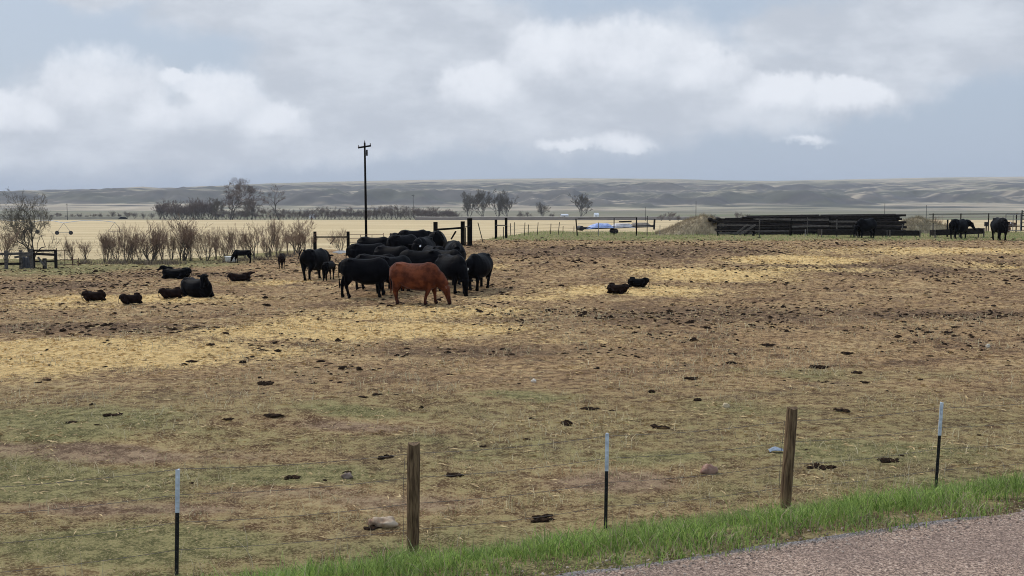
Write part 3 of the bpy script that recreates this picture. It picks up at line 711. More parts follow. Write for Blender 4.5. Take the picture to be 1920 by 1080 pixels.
# ------------------------------------------------------------------ vegetation and litter on the ground (too many to count)
def scatter_area(n, ymin, ymax, power=1.0, half=.50):
    u = RNG.random(n) ** power; y = ymin + (ymax - ymin) * u
    x = (RNG.random(n) * 2 - 1) * (half * y + 1.0)
    return x, y
def blades(name, x, y, h, wd, lean, col, mat, segs=2, label=None, cat=None, flat=0.0, curve=1.0):
    n = len(x); z = height(x, y) - .006
    th = RNG.random(n) * 2 * np.pi; fx, fy = np.cos(th), np.sin(th)
    la = RNG.random(n) * 2 * np.pi; lx, ly = np.cos(la), np.sin(la)
    V = np.zeros((n, 2 * segs + 1, 3), np.float32); C = np.zeros((n, 2 * segs + 1, 3), np.float32)
    for s in range(segs + 1):
        t = s / segs; off = lean * (t ** (1 + curve)); up = h * t * (1 - .35 * np.clip(lean / np.maximum(h, 1e-4), 0, 1.2) * t)
        cx = x + lx * off; cy = y + ly * off; cz = z + up
        ww = wd * (1 - t ** 1.6)
        if s < segs:
            V[:, 2 * s] = np.stack([cx - fx * ww, cy - fy * ww, cz], -1); V[:, 2 * s + 1] = np.stack([cx + fx * ww, cy + fy * ww, cz], -1)
            C[:, 2 * s] = C[:, 2 * s + 1] = col
        else:
            V[:, 2 * s] = np.stack([cx, cy, cz], -1); C[:, 2 * s] = col
    b = np.arange(n)[:, None] * (2 * segs + 1); tris = []
    for s in range(segs):
        if s < segs - 1: tris += [[2 * s, 2 * s + 1, 2 * s + 3], [2 * s, 2 * s + 3, 2 * s + 2]]
        else: tris += [[2 * s, 2 * s + 1, 2 * s + 2]]
    Fc = (b[:, :, None] + np.array(tris)[None]).reshape(-1, 3)
    o = mesh_np(name, V.reshape(-1, 3), Fc, mat, col=C.reshape(-1, 3))
    return tag(o, label, cat, kind='stuff')
def lerpc(a, b, t): return np.array(a)[None] * (1 - t[:, None]) + np.array(b)[None] * t[:, None]
# green verge
n = 170000
l = RNG.random(n) * 26 - 10; s = RNG.random(n) * 3.75 - .18
x = E1[0] + DR[0] * l + NR[0] * s; y = E1[1] + DR[1] * l + NR[1] * s
cl_ = fbm(x * 1.6, y * 1.6, 3); dens = ss(-.22, .12, s + .3 * (cl_ - .5)) * ss(3.6, 2.9, s + 1.3 * (cl_ - .5)) * (.5 + .9 * ss(.35, .6, cl_))
k = RNG.random(n) < dens; x, y, s, cl_ = x[k], y[k], s[k], cl_[k]; n = len(x)
hh = (.045 + .14 * RNG.random(n) ** 1.3) * (.35 + .75 * ss(.3, .62, cl_) + .6 * ss(.4, .7, fbm(x * 7, y * 7, 2))) * (.62 + .38 * ss(.0, .6, s)) * (1 - .35 * ss(2.3, 3.2, s))
tt = RNG.random(n); c = lerpc((.095, .175, .028), (.36, .48, .12), tt ** 1.1)
dry = RNG.random(n) < (.08 + .28 * ss(.5, -.1, s) + .12 * ss(2.6, 3.4, s)); c[dry] = lerpc((.26, .21, .12), (.42, .36, .22), RNG.random(dry.sum()))
c *= (.62 + .75 * fbm(x * 2.3 + 4, y * 2.3, 3))[:, None] * np.array([1.0, .97, 1.0])
blades('verge_grass', x, y, hh, .0028 + .003 * RNG.random(n), hh * (.15 + .9 * RNG.random(n)), c, M_blade, 3, 'tall lush green grass strip between the road and the wire fence', 'grass')
# tall dry stalks near the fence
n = 260
l = RNG.random(n) * 22 - 8; s = 3.4 + RNG.normal(0, .45, n)
x = E1[0] + DR[0] * l + NR[0] * s; y = E1[1] + DR[1] * l + NR[1] * s
hh = .14 + .34 * RNG.random(n) ** 1.6
blades('dry_stalks', x, y, hh, np.full(n, .0036), hh * (.2 + .7 * RNG.random(n)), lerpc((.34, .27, .17), (.55, .47, .33), RNG.random(n)), M_straw, 4, 'pale dry grass stalks standing along the wire fence', 'grass')
# short pasture turf
n = 190000; x, y = scatter_area(n, 9.5, 34, 1.25)
st, gr, so, rd = weights(x, y); sr = sroad(x, y)
tuft = fbm(x * 2.2, y * 2.2, 3); k = (RNG.random(n) < np.clip(.25 + .75 * gr, 0, 1) * (.30 + 1.2 * ss(.38, .62, tuft))) & (sr > 3.0)
x, y, gr, st, tuft = x[k], y[k], gr[k], st[k], tuft[k]; n = len(x)
hh = (.012 + .030 * RNG.random(n) ** 2) * (.7 + .8 * ss(.45, .65, tuft)) * (1 + .3 * ss(18, 30, y))
g = RNG.random(n) < np.clip(.20 + .6 * gr, 0, .72)
c = lerpc((.38, .29, .16), (.66, .54, .33), RNG.random(n)); c[g] = lerpc((.13, .135, .042), (.26, .255, .095), RNG.random(g.sum()))
blades('pasture_grass', x, y, hh, .0016 + .002 * RNG.random(n) + .00012 * y, hh * (.5 + 1.4 * RNG.random(n)), c, M_blade, 2, 'short grazed olive and tan pasture grass', 'grass')
# standing dry tufts further out
n = 26000; x, y = scatter_area(n, 11.5, 36, 1.0)
tuft = fbm(x * .8 + 9, y * .8, 3); k = RNG.random(n) < ss(.46, .66, tuft) * (sroad(x, y) > 3.6); x, y = x[k], y[k]; n = len(x); hh = .05 + .17 * RNG.random(n) ** 2
blades('dry_tufts', x, y, hh, .0026 + .00020 * y, hh * (.2 + .8 * RNG.random(n)), lerpc((.40, .32, .18), (.66, .55, .34), RNG.random(n)), M_straw, 3, 'thin standing tufts of dry pasture grass', 'grass')
# rank grass on the bank along the back of the pen
n = 26000; y = 67 + 26 * RNG.random(n); x = -3 + 48 * RNG.random(n)
tuft = fbm(x * .9, y * .9, 3); k = (RNG.random(n) < ss(.40, .58, tuft)) & (y < edge_y(x)) & (height(x, y) > .6); x, y = x[k], y[k]; n = len(x); hh = .07 + .17 * RNG.random(n) ** 1.5
c = lerpc((.15, .22, .06), (.34, .42, .14), RNG.random(n)); g = RNG.random(n) < .28; c[g] = lerpc((.33, .28, .16), (.5, .43, .27), RNG.random(g.sum()))
blades('bank_grass', x, y, hh, np.full(n, .014), hh * .5, c, M_blade, 2, 'green grass growing on the bank along the back of the pen', 'grass')
# dead weeds and brush at the foot of the willows
n = 9000; px_ = 150 + 420 * RNG.random(n); Yb = np.interp(px_, [150, 300, 470, 570], [64.5, 63.5, 67, 76]) + RNG.normal(0, .7, n); x = (px_ - 960) / F * Yb; y = Yb
tuft = fbm(x * .7 + 3, y * .7, 3); k = RNG.random(n) < ss(.42, .6, tuft); x, y = x[k], y[k]; n = len(x); hh = .08 + .42 * RNG.random(n) ** 1.6
blades('dead_weeds', x, y, hh, np.full(n, .009), hh * RNG.random(n) * 1.2, lerpc((.06, .045, .035), (.26, .20, .14), RNG.random(n)), M_straw, 3, 'brown dead weeds at the foot of the willow bushes', 'weeds')
# straw litter lying flat
n = 120000; x, y = scatter_area(n, 11, 72, .95)
st, gr, so, rd = weights(x, y); cl_ = fbm(x * 1.3, y * 1.3, 3)
k = (RNG.random(n) < np.clip(.16 + .95 * st, 0, 1) * (.25 + 1.3 * ss(.4, .62, cl_))) & (sroad(x, y) > 3.3); x, y, st = x[k], y[k], st[k]; n = len(x)
def litter(name, x, y, length, wd, col, mat, lift=.02):
    n = len(x); z = height(x, y) + .002; th = RNG.random(n) * 2 * np.pi; dx, dy = np.cos(th) * length / 2, np.sin(th) * length / 2
    zz = RNG.random(n) * lift; z2 = RNG.random(n) * lift; nx, ny = -np.sin(th) * wd, np.cos(th) * wd
    V = np.stack([np.stack([x - dx, y - dy, z + zz], -1), np.stack([x + nx, y + ny, z + (zz + z2) / 2 + .006 + wd], -1), np.stack([x + dx, y + dy, z + z2], -1), np.stack([x - nx, y - ny, z + (zz + z2) / 2 + .004], -1)], 1)
    Fc = np.arange(n)[:, None] * 4 + np.array([[0, 1, 2, 3]]); return mesh_np(name, V.reshape(-1, 3), Fc, mat, col=np.repeat(col, 4, 0))
lc = lerpc((.40, .27, .12), (.76, .56, .28), RNG.random(n)); lc *= (.75 + .25 * np.clip(st, 0, 1))[:, None]
tag(litter('straw_litter', x, y, .05 + .16 * RNG.random(n) ** 2 + .0012 * y, .0025 + .00035 * y, lc, M_straw), 'golden straw and hay scattered over the cattle pen', 'straw', kind='stuff')

# lumps of dung: the biggest as objects, the rest as one
def clod_mesh(seed, rough=.35, flat=.5):
    rr = random.Random(seed); V = []; n1, n2 = 7, 5; Fc = []
    for j in range(n2):
        ph = j / (n2 - 1) * math.pi / 2
        for i in range(n1):
            th = 2 * math.pi * i / n1 + j * .4; r = math.cos(ph) * (1 + rr.uniform(-rough, rough)) if j < n2 - 1 else .12
            V.append((r * math.cos(th), r * math.sin(th) * .8, (math.sin(ph) * flat * (1 + rr.uniform(-rough, rough))) - .06))
    for j in range(n2 - 1):
        for i in range(n1): Fc.append((j * n1 + i, j * n1 + (i + 1) % n1, (j + 1) * n1 + (i + 1) % n1, (j + 1) * n1 + i))
    Fc.append(tuple((n2 - 1) * n1 + i for i in range(n1)))
    return V, Fc
cv = [clod_mesh(i) for i in range(10)]
n = 42000; x, y = scatter_area(n, 12, 76, .80)
st, gr, so, rd = weights(x, y); cl_ = fbm(x * .5 + 20, y * .5, 4, .6)
dens = np.clip(.42 + .8 * so - .35 * st, .06, 1) * ss(.34, .62, cl_) * np.where(y < 27, .05 + .95 * ss(17, 27, y) ** 1.8, 1) * (1 - .8 * ss(68, 72, y)) * np.where((y > 60) & (x < -15), .5, 1)
k = (RNG.random(n) < dens) & (sroad(x, y) > 3.6) & (y < edge_y(x) - 1); x, y, cl_ = x[k], y[k], cl_[k]; n = len(x)
size = .018 + .034 * RNG.random(n) ** 1.5 + .07 * (RNG.random(n) < .10) * RNG.random(n) + .0004 * y
show = size / y; order = np.argsort(-show); big = order[:170]; rest = order[170:]
z = height(x, y)
Vs, Fs, off = [], [], 0
for kk in range(10):
    idx = rest[kk::10]; bv = np.array(cv[kk][0]); th = RNG.random(len(idx)) * 6.28; c_, s_ = np.cos(th), np.sin(th)
    sz_ = size[idx]; st_ = .8 + .9 * RNG.random(len(idx))
    vx = bv[None, :, 0] * (sz_ * st_)[:, None]; vy = bv[None, :, 1] * sz_[:, None]; vz = bv[None, :, 2] * (sz_ * (.5 + .6 * RNG.random(len(idx))))[:, None]
    V = np.stack([vx * c_[:, None] - vy * s_[:, None] + x[idx, None], vx * s_[:, None] + vy * c_[:, None] + y[idx, None], vz + z[idx, None]], -1)
    quads = np.array([f for f in cv[kk][1] if len(f) == 4]); nv = bv.shape[0]
    Fs.append((np.arange(len(idx))[:, None, None] * nv + quads[None] + off).reshape(-1, 4)); Vs.append(V.reshape(-1, 3)); off += V.shape[0] * nv
# loose gravel along the edge of the road
n = 5200; l = RNG.random(n) * 24 - 9; s_g = -.16 + RNG.normal(0, .14, n); xg = E1[0] + DR[0] * l + NR[0] * s_g; yg = E1[1] + DR[1] * l + NR[1] * s_g; zg = height(xg, yg) + .006
bv = np.array(cv[0][0]); quads = np.array([f for f in cv[0][1] if len(f) == 4]); sg = .004 + .009 * RNG.random(n) ** 2; tg = RNG.random(n) * 6.28
Vg = np.stack([(bv[None, :, 0] * np.cos(tg)[:, None] - bv[None, :, 1] * np.sin(tg)[:, None]) * sg[:, None] + xg[:, None], (bv[None, :, 0] * np.sin(tg)[:, None] + bv[None, :, 1] * np.cos(tg)[:, None]) * sg[:, None] + yg[:, None], bv[None, :, 2] * sg[:, None] * 1.6 + zg[:, None]], -1)
cgv = np.repeat(lerpc((.10, .07, .055), (.45, .36, .29), RNG.random(n)), len(bv), 0)
tag(mesh_np('loose_gravel', Vg.reshape(-1, 3), (np.arange(n)[:, None, None] * len(bv) + quads[None]).reshape(-1, 4), attr_mat('gravel', .9, 0, .2, 60), col=cgv), 'loose reddish gravel strewn along the edge of the road', 'gravel', kind='stuff')
tag(mesh_np('dung_crumbs', np.concatenate(Vs), np.concatenate(Fs), M_dung), 'dark crumbs of dung and mud trodden over the cattle pen', 'dung', kind='stuff')
cm = []
for kk in range(10):
    o = mesh_np('dung_lump', np.array(cv[kk][0]), cv[kk][1], M_dung, link=False); cm.append(o.data)
for j, i in enumerate(big):
    o = bpy.data.objects.new('dung_lump', cm[j % 10]); COL.objects.link(o); o.location = (x[i], y[i], z[i]); sz_ = float(size[i])
    o.scale = (sz_ * random.uniform(.8, 1.6), sz_, sz_ * random.uniform(.7, 1.3)); o.rotation_euler = (0, 0, random.uniform(0, 6.28))
    tag(o, 'small dark lump of dried dung lying on the trodden pen', 'dung', 'dark dung lumps on the pen')
# the larger pats, each placed where it lies
def pat(px, py_, wpx, label, ring=False, tall=.35):
    p = P(px, py_); rad = wpx * p.y / F / 2; rr = random.Random(int(px * 7 + py_)); mb = MB()
    k_ = max(5, int(rad / .022)) if ring else 4
    for j in range(k_ * 2):
        a = rr.uniform(0, 6.28); r0 = rad * (rr.uniform(.25, .85) if not ring else rr.uniform(.2, .9)); sz_ = rad * rr.uniform(.22, .45)
        if j == 0: r0 = 0; sz_ = rad * (.75 if not ring else .5)
        V, Fc = clod_mesh(rr.randint(0, 999), .4, tall + .15); sq = rr.uniform(.6, 1)
        q = Vector((r0 * math.cos(a), r0 * math.sin(a), 0)); ct, st_ = math.cos(a * 3), math.sin(a * 3)
        mb.add([(q.x + (v[0] * ct - v[1] * st_) * sz_, q.y + (v[0] * st_ + v[1] * ct) * sz_ * sq, v[2] * sz_ * (.75 if j else .5)) for v in V], Fc)
    o = mb.build('cow_pat', M_dung, None, True); o.location = p + Vector((0, 0, .004)); tag(o, label, 'cow pat', 'cow pats in the near pasture')
for a in [(1538, 878, 56, 'broken crumbling cow pat right of the wooden post with the grey scrap', True), (1668, 864, 46, 'flat cow pat between the crumbling one and the last steel post', False), (1578, 770, 36, 'oval cow pat beyond the right wooden post'),
          (852, 891, 42, 'dark cow pat right of the nearer wooden post'), (722, 860, 40, 'reddish crumbled cow pat behind the top of the nearer wooden post', True), (1240, 802, 40, 'spread dark cow pat behind the middle steel post', True),
          (1108, 768, 34, 'long flat cow pat beside the round one behind the middle steel post'), (1147, 771, 16, 'round cow pat next to the long flat one'), (652, 886, 20, 'small upper one of the two cow pats left of the nearer wooden post'), (1015, 974, 56, 'thin scattered cow pat close to the verge left of the middle steel post', True),
          (134, 793, 26, 'cow pat on the green patch at the far left'), (181, 797, 12, 'small cow pat beside the one on the left green patch'), (210, 780, 34, 'broken cow pat on the green patch above the bare bank', True), (428, 788, 24, 'cow pat on top of the bare bank'), (510, 781, 40, 'low grassy cow pat on top of the bare bank'),
          (708, 741, 24, 'pair of dark lumps left of the middle of the pasture', True), (682, 745, 22, 'flat cow pat beside the dark lumps'), (1296, 710, 34, 'long cow pat in the middle of the right pasture'), (1590, 663, 26, 'rounded cow pat upslope of the right wooden post'), (1376, 664, 22, 'peaked cow pat on the tan slope'),
          (1323, 615, 24, 'reddish rounded dung mound on the straw'), (1440, 647, 30, 'thin flat cow pat on the tan slope'), (1741, 624, 22, 'dark cow pat beside the long thin one'), (1776, 624, 28, 'long thin dark cow pat on the right slope'), (1745, 668, 16, 'short dark cow pat by the pale green streak'),
          (88, 713, 18, 'reddish mound of dung at the end of the straw'), (73, 718, 18, 'dark dung beside the reddish mound on the left'), (360, 679, 30, 'flat brown cow pat below the golden straw strip'), (550, 897, 38, 'thin dark stick shaped dung left of the two stacked pats'), (905, 838, 16, 'small cow pat straight beyond the nearer wooden post top'),
          (987, 824, 14, 'small dark cow pat in the dry grass'), (1690, 855, 14, 'tiny cow pat near the last steel post'), (1836, 817, 12, 'lone dark lump right of the last steel post'), (500, 720, 40, 'row of flattened dung on the reddish slope', True), (1605, 700, 28, 'double cow pat on the green patch', True), (1540, 690, 40, 'smeared cow pat on the green patch')]:
    pat(a[0], a[1], a[2], a[3], len(a) > 4 and a[4])

# stones and scraps in the near pasture
def stone(name, px, py_, w_, h_, c1, c2, label, cat='stone', seed=1, elong=1.0, rz=0):
    p = P(px, py_); sc = p.y / F; rr = np.random.default_rng(seed); n1, n2 = 20, 12; V = []; Fc = []
    for j in range(n2):
        ph = (j / (n2 - 1) - .5) * math.pi
        for i in range(n1):
            th = 2 * math.pi * i / n1; cx, cy, cz = math.cos(ph) * math.cos(th), math.cos(ph) * math.sin(th), math.sin(ph)
            k = 1 + .40 * (float(fbm(np.array([cx * 1.3 + seed * 3]), np.array([cy * 1.3 + cz * 1.7]), 3)[0]) - .5) * 2
            e = 1.0 - .12 * (seed % 3); f = lambda q: math.copysign(abs(q) ** e, q)
            V.append((f(cx) * w_ / 2 * sc * k * (1 - .15 * cz + .1 * cx * seed % 2 * 0), f(cy) * w_ / 2 * sc * .7 * elong * k, (f(cz) + .55) * h_ / 1.6 * sc * k))
    for j in range(n2 - 1):
        for i in range(n1): Fc.append((j * n1 + i, j * n1 + (i + 1) % n1, (j + 1) * n1 + (i + 1) % n1, (j + 1) * n1 + i))
    o = mesh_np(name, np.array(V), Fc, simple('stone', c1, c2, 9, .9, .6, .015, spec=.08), smooth=True)
    o.location = p; o.rotation_euler = (0, 0, rz); return tag(o, label, cat)
stone('boulder', 1328, 888, 32, 17, (.20, .11, .08), (.42, .28, .22), 'pinkish brown rounded rock left of the right wooden post', seed=2)
stone('stone', 651, 897, 20, 12, (.16, .12, .10), (.26, .20, .16), 'small brown stone left of the nearer wooden post', seed=3)
stone('stone', 1361, 764, 13, 9, (.45, .36, .22), (.6, .5, .35), 'small pale stone upslope of the right wooden post', seed=4)
stone('stone', 1001, 717, 11, 6, (.6, .52, .42), (.75, .68, .58), 'small white stone in the middle of the pasture', seed=5)
stone('stone', 1852, 652, 9, 6, (.45, .4, .32), (.6, .55, .45), 'tiny pale stone by the pale green streak', seed=6)
stone('boulder', 722, 988, 48, 19, (.26, .17, .11), (.52, .42, .31), 'big pale bleached rock left of the nearer wooden post', seed=9, elong=.9)
stone('stone', 700, 986, 20, 12, (.22, .13, .09), (.45, .32, .22), 'brownish stone touching the big pale rock', seed=11)
pat(700, 991, 46, 'dark muck spread beside the big pale rock', True, .25)
# grey blue scrap of sheet metal
sc_p = P(1456, 849); V = []; Fc = []
mb = MB()
for i in range(9):
    for j in range(5):
        u_, v_ = i / 8, j / 4; V.append((-.11 + .22 * u_, -.05 + .12 * v_ , .015 + .03 * math.sin(u_ * 3.1) + .02 * v_ + .006 * math.sin(u_ * 9 + v_ * 4)))
top = len(V); V += [(a, b, c - .004) for a, b, c in V]
for i in range(8):
    for j in range(4):
        a = i * 5 + j; Fc += [(a, a + 5, a + 6, a + 1), (top + a, top + a + 1, top + a + 6, top + a + 5)]
for i in range(8): Fc += [(i * 5, top + i * 5, top + i * 5 + 5, i * 5 + 5), (i * 5 + 4, i * 5 + 9, top + i * 5 + 9, top + i * 5 + 4)]
for j in range(4): Fc += [(j, j + 1, top + j + 1, top + j), (40 + j, top + 40 + j, top + 41 + j, 41 + j)]
o = mesh_np('metal_scrap', np.array(V), Fc, simple('grey_sheet', (.12, .15, .19), (.30, .34, .40), 10, .5, .1, .004, metal=.3), smooth=True); o.location = sc_p; o.scale = (.95, 1.0, 1.0)
tag(o, 'bent grey blue sheet metal scrap on the grass beside the right wooden post', 'scrap')
# white tub and pale board
p = P(433, 491); mb = MB(); mb.tube([(0, 0, 0), (0, 0, .05), (0, 0, .30), (0, 0, .33), (0, 0, .31), (0, 0, .12)], [.30, .33, .36, .375, .33, .28], 20)
o = mb.build('feed_tub', M_white, None, True); o.location = p; tag(o, 'white mineral tub with a calf nosing into it', 'tub')
p = P(636, 476); mb = MB(); mb.bar((-.45, 0, .10), (.45, .1, .14), .30, .10, 0, .02); mb.bar((-.1, 0, .02), (.2, 0, .02), .1, .06); mb.bar((-.2, .05, .19), (.42, .1, .21), .2, .03)
o = mb.build('feed_trough', M_white); o.location = p; tag(o, 'low white trough on the ground left of the herd', 'trough')

# ------------------------------------------------------------------ bare trees and bushes
class Segs:
    def __init__(s): s.a = []; s.b = []; s.ra = []; s.rb = []
    def add(s, a, b, ra, rb): s.a.append(a[:]); s.b.append(b[:]); s.ra.append(ra); s.rb.append(rb)
    def mesh(s, name, mat, n=4, parent=None, link=True):
        A, B = np.array(s.a), np.array(s.b); ra, rb = np.array(s.ra), np.array(s.rb)
        t = B - A; t /= np.linalg.norm(t, axis=1)[:, None] + 1e-9
        ref = np.where(np.abs(t[:, 2:3]) < .9, np.array([[0, 0, 1.]]), np.array([[1., 0, 0]])); u_ = np.cross(t, ref); u_ /= np.linalg.norm(u_, axis=1)[:, None]; v_ = np.cross(t, u_)
        V = []
        for (c, r_) in ((A, ra), (B, rb)):
            for k in range(n):
                a = 2 * math.pi * k / n; V.append(c + (u_ * math.cos(a) + v_ * math.sin(a)) * r_[:, None])
        V = np.stack(V, 1).reshape(-1, 3); m_ = len(A)
        q = np.array([[k, (k + 1) % n, n + (k + 1) % n, n + k] for k in range(n)]); Fc = (np.arange(m_)[:, None, None] * 2 * n + q[None]).reshape(-1, 4)
        return mesh_np(name, V, Fc, mat, parent, link=link)
def grow(rr, pos, d, length, rad, lvl, maxl, thick, thin, spread=.7, kids=3, curl=.25, up=.1, twig=.004, shrink=.66):
    nseg = 4 if lvl < 2 else 3; p = Vector(pos); d = Vector(d).normalized(); pts = [(p.copy(), d.copy())]; r_ = rad
    for i in range(nseg):
        d = (d + Vector((rr.gauss(0, curl), rr.gauss(0, curl), rr.gauss(0, curl) + up))).normalized(); q = p + d * length / nseg
        r2 = max(twig, rad * (1 - .5 * (i + 1) / nseg)); (thick if lvl < 2 else thin).add(p, q, r_, r2); p = q; r_ = r2; pts.append((p.copy(), d.copy()))
    if lvl >= maxl: return
    nk = kids if lvl else kids + 1
    for k in range(nk):
        i = rr.randint(1, nseg) if k else nseg
        bp, bd = pts[i]; ax = Vector((rr.gauss(0, 1), rr.gauss(0, 1), rr.gauss(0, 1))); ax = (ax - bd * ax.dot(bd)).normalized()
        nd = (bd + ax * rr.uniform(.4, 1.3) * spread).normalized()
        grow(rr, bp, nd, length * rr.uniform(.8, 1.1) * shrink, max(twig, rad * .5 * rr.uniform(.8, 1.1)), lvl + 1, maxl, thick, thin, spread, kids, curl, up, twig, shrink)
def tree_proto(name, seed, hgt, trunk, levels=5, kids=3, spread=.75, mat1=M_bark, mat2=M_twig, twig=.012, stems=1, up=.10, curl=.2, shrink=.68, splay=.15, first=.34):
    rr = random.Random(seed); th, tn = Segs(), Segs()
    for s_ in range(stems):
        a = 6.28 * s_ / stems + rr.uniform(-.4, .4); k_ = 0 if stems == 1 else 1
        d = Vector((math.cos(a) * splay * k_ * rr.uniform(.5, 1.5) + rr.gauss(0, .04), math.sin(a) * splay * k_, 1))
        grow(rr, (math.cos(a) * trunk * k_, math.sin(a) * trunk * k_, -.1), d, hgt * first * rr.uniform(.85, 1.15), trunk / (1 + .4 * k_), 0, levels, th, tn, spread, kids, curl, up, twig, shrink)
    tip = max(q[2] for q in tn.b); f = hgt / tip
    for S in (th, tn):
        S.a = [tuple(c * f for c in q) for q in S.a]; S.b = [tuple(c * f for c in q) for q in S.b]
    root = bpy.data.objects.new(name, None); COL.objects.link(root)
    th.mesh('trunk', mat1, 6, root); tn.mesh('crown', mat2, 3, root)
    return root
def put(root, px, Y, sc=1, rz=0, label='', cat='tree', group=None, z=None, sx=1.0):
    x = at(px, Y); root.location = (x, Y, hz(x, Y) if z is None else z); root.rotation_euler = (0, 0, rz); root.scale = (sc * sx, sc * sx, sc)
    return tag(root, label, cat, group)
# the multi stemmed tree behind the corral rails
put(tree_proto('bare_tree', 11, 5.6, .10, 6, 3, .74, M_bark, M_twig, .007, stems=5, up=.09, curl=.22, splay=.22, first=.40), 60, 66, .80, .6, 'spreading bare tree with several stems behind the corral rails at the left', 'tree', sx=.82)
# reddish willow bushes along the pen edge
bush_p = [tree_proto('willow_bush', 30 + i, 2.6, .035, 4, 3, .50, M_bark, M_redtwig, .0045, stems=7 + i, up=.14, curl=.16, splay=.20 + .12 * i, first=.46) for i in range(4)]
bl_ = [(12, 64, .95, 'reddish leafless willow bush behind the corral rails at the picture edge'), (205, 66, .95, 'leaning bare willow bush nearest the corral panel'), (236, 65.5, 1.15, 'tall upright willow bush with thick stems right of the leaning one'), (282, 66, 1.0, 'open willow bush beside the tall upright one'),
       (305, 67, .9, 'low willow bush above the resting calf'), (345, 67, 1.05, 'dense reddish willow bush above the gap between calf and tub'), (388, 67.5, 1.0, 'willow bush with a fallen branch at its foot'), (423, 68, .9, 'thin willow bush above the white tub'),
       (478, 70, .95, 'willow bush right of the calf at the tub'), (505, 72, .95, 'upright willow bush behind the lone calf'), (560, 78, .85, 'last willow bush before the gate posts'), (135, 68, .8, 'sparse willow bush behind the corral panel'), (160, 68, .7, 'small sparse willow bush right of the corral panel'),
       (585, 80, .6, 'faint small bush at the foot of the left gate post'), (640, 80, .6, 'faint small bush between the two gate posts')]
for i, (px, Y, s_, lb) in enumerate(bl_):
    o = bush_p[i] if i < 4 else copy_tree(bush_p[i % 4]); put(o, px, Y, s_ * (1 + .22 * math.sin(i * 5.1)), i * 1.3, lb, 'bush', 'bare willow bushes along the pen edge', z=hz(at(px, Y), min(Y, 66)) - .05 if Y < 76 else None, sx=.95 + .35 * math.sin(i * 2.7)); o.rotation_euler = (.16 * math.sin(i * 3.3), .22 * math.sin(i * 7.9 + 1), i * 1.3)
for i, (px, Y, s_) in enumerate(((196, 66, .8), (220, 67, .85), (248, 66, .75), (338, 68, .8), (358, 67, .9), (378, 68, .8), (500, 72, .7), (552, 76, .75), (572, 78, .7), (262, 68, .75), (322, 68, .9), (405, 69, .85), (440, 69.5, .9), (460, 70, .7), (520, 73, .8), (540, 75, .8), (292, 67.5, .8))):
    o = copy_tree(bush_p[(i + 1) % 4]); put(o, px, Y, s_, i * 2.3 + .4, 'slender bare willow shoots filling a gap between the bigger bushes', 'bush', 'slender willow shoots', z=hz(at(px, Y), min(Y, 66)) - .05 if Y < 72 else None, sx=.62 + .3 * ((i * 7) % 5) / 5); o.rotation_euler = (.2 * math.sin(i * 4.1), .25 * math.sin(i * 6.3), i * 2.3)

# far cottonwoods and thickets
put(tree_proto('cottonwood', 51, 25, .55, 6, 3, .88, M_bark, M_fartwig, .06, stems=3, up=.07, curl=.2, splay=.12, first=.30), 433, 650, 1.0, 0, 'tallest bare cottonwood with a wide crown beyond the stubble field', 'tree', z=-5.1)
put(tree_proto('cottonwood', 58, 21.5, .45, 5, 3, .85, M_bark, M_fartwig, .06, stems=1, up=.07, curl=.28, first=.30), 522, 650, 1.0, 1, 'lone crooked bare cottonwood right of the tallest one', 'tree', z=-5.1)
far_p = [tree_proto('thicket_tree', 70 + i, 12, .16, 5, 3, .62, M_bark, M_fartwig, .026, stems=6, up=.12, curl=.18, splay=.42, first=.34) for i in range(5)]
softs = [tree_proto('grey_tree', 90 + i, 17, .22, 6, 3, .60, M_bark, M_twig, .035, stems=4, up=.13, curl=.15, splay=.25, first=.34) for i in range(2)]
FG = 'bare trees and brush beyond the stubble field'
soft_l = [(472, 655, .85, 'soft grey bushy tree between the two dark cottonwoods'), (405, 652, .8, 'grey bushy tree at the left foot of the tallest cottonwood'), (878, 690, 1.05, 'leftmost of the tall grey tree clump right of the power pole'), (905, 690, 1.15, 'middle tree of the tall grey clump right of the power pole'),
          (935, 695, 1.10, 'rightmost tree of the tall grey clump right of the power pole'), (1090, 690, 1.0, 'lone rounded grey tree beyond the rear wire fence'), (1017, 690, .65, 'slim grey tree between the clump and the lone rounded tree'), (950, 690, .9, 'thin tree at the right edge of the grey clump')]
for i, (px, Y, s_, lb) in enumerate(soft_l):
    o = softs[i] if i < 2 else copy_tree(softs[i % 2]); put(o, px, Y, s_, i * 1.7, lb, 'tree', 'soft grey trees beyond the stubble field', z=-5.1)
spots = []
rr = random.Random(5); x_ = 300
while x_ < 858:
    hgt = .55 + .35 * (x_ < 400) + rr.uniform(-.15, .25) - .12 * (430 < x_ < 640)
    spots.append((x_, 655 + rr.uniform(-6, 18), hgt)); x_ += rr.uniform(5, 10)
spots += [(835 + rr.uniform(0, 25), 700, .5) for _ in range(2)] + [(975, 700, .45), (990, 700, .4), (1035, 700, .35), (1240, 600, .35), (1256, 600, .42), (1272, 600, .3)]
spots += [(px, 700, .22 + .06 * (px % 3)) for px in range(6, 200, 13)] + [(px, 690, .35 + .05 * (px % 4)) for px in (210, 224, 238, 252, 268, 284)]
spots += [(1336, 640, .33), (1385, 640, .45), (1405, 640, .3), (1428, 640, .25), (1505, 660, .3), (1530, 660, .25)]
for i, (px, Y, s_) in enumerate(spots):
    o = far_p[i] if i < 5 else copy_tree(far_p[i % 5])
    lb = 'dark brown bare thicket tree beyond the stubble field' if s_ > .45 else 'low scrubby bush in the far valley behind the stubble field'
    put(o, px, Y, s_, i * 2.1, lb, 'tree', 'dark thicket trees beyond the stubble field' if s_ > .45 else 'low scrub in the far valley', z=-5.1, sx=1.15)
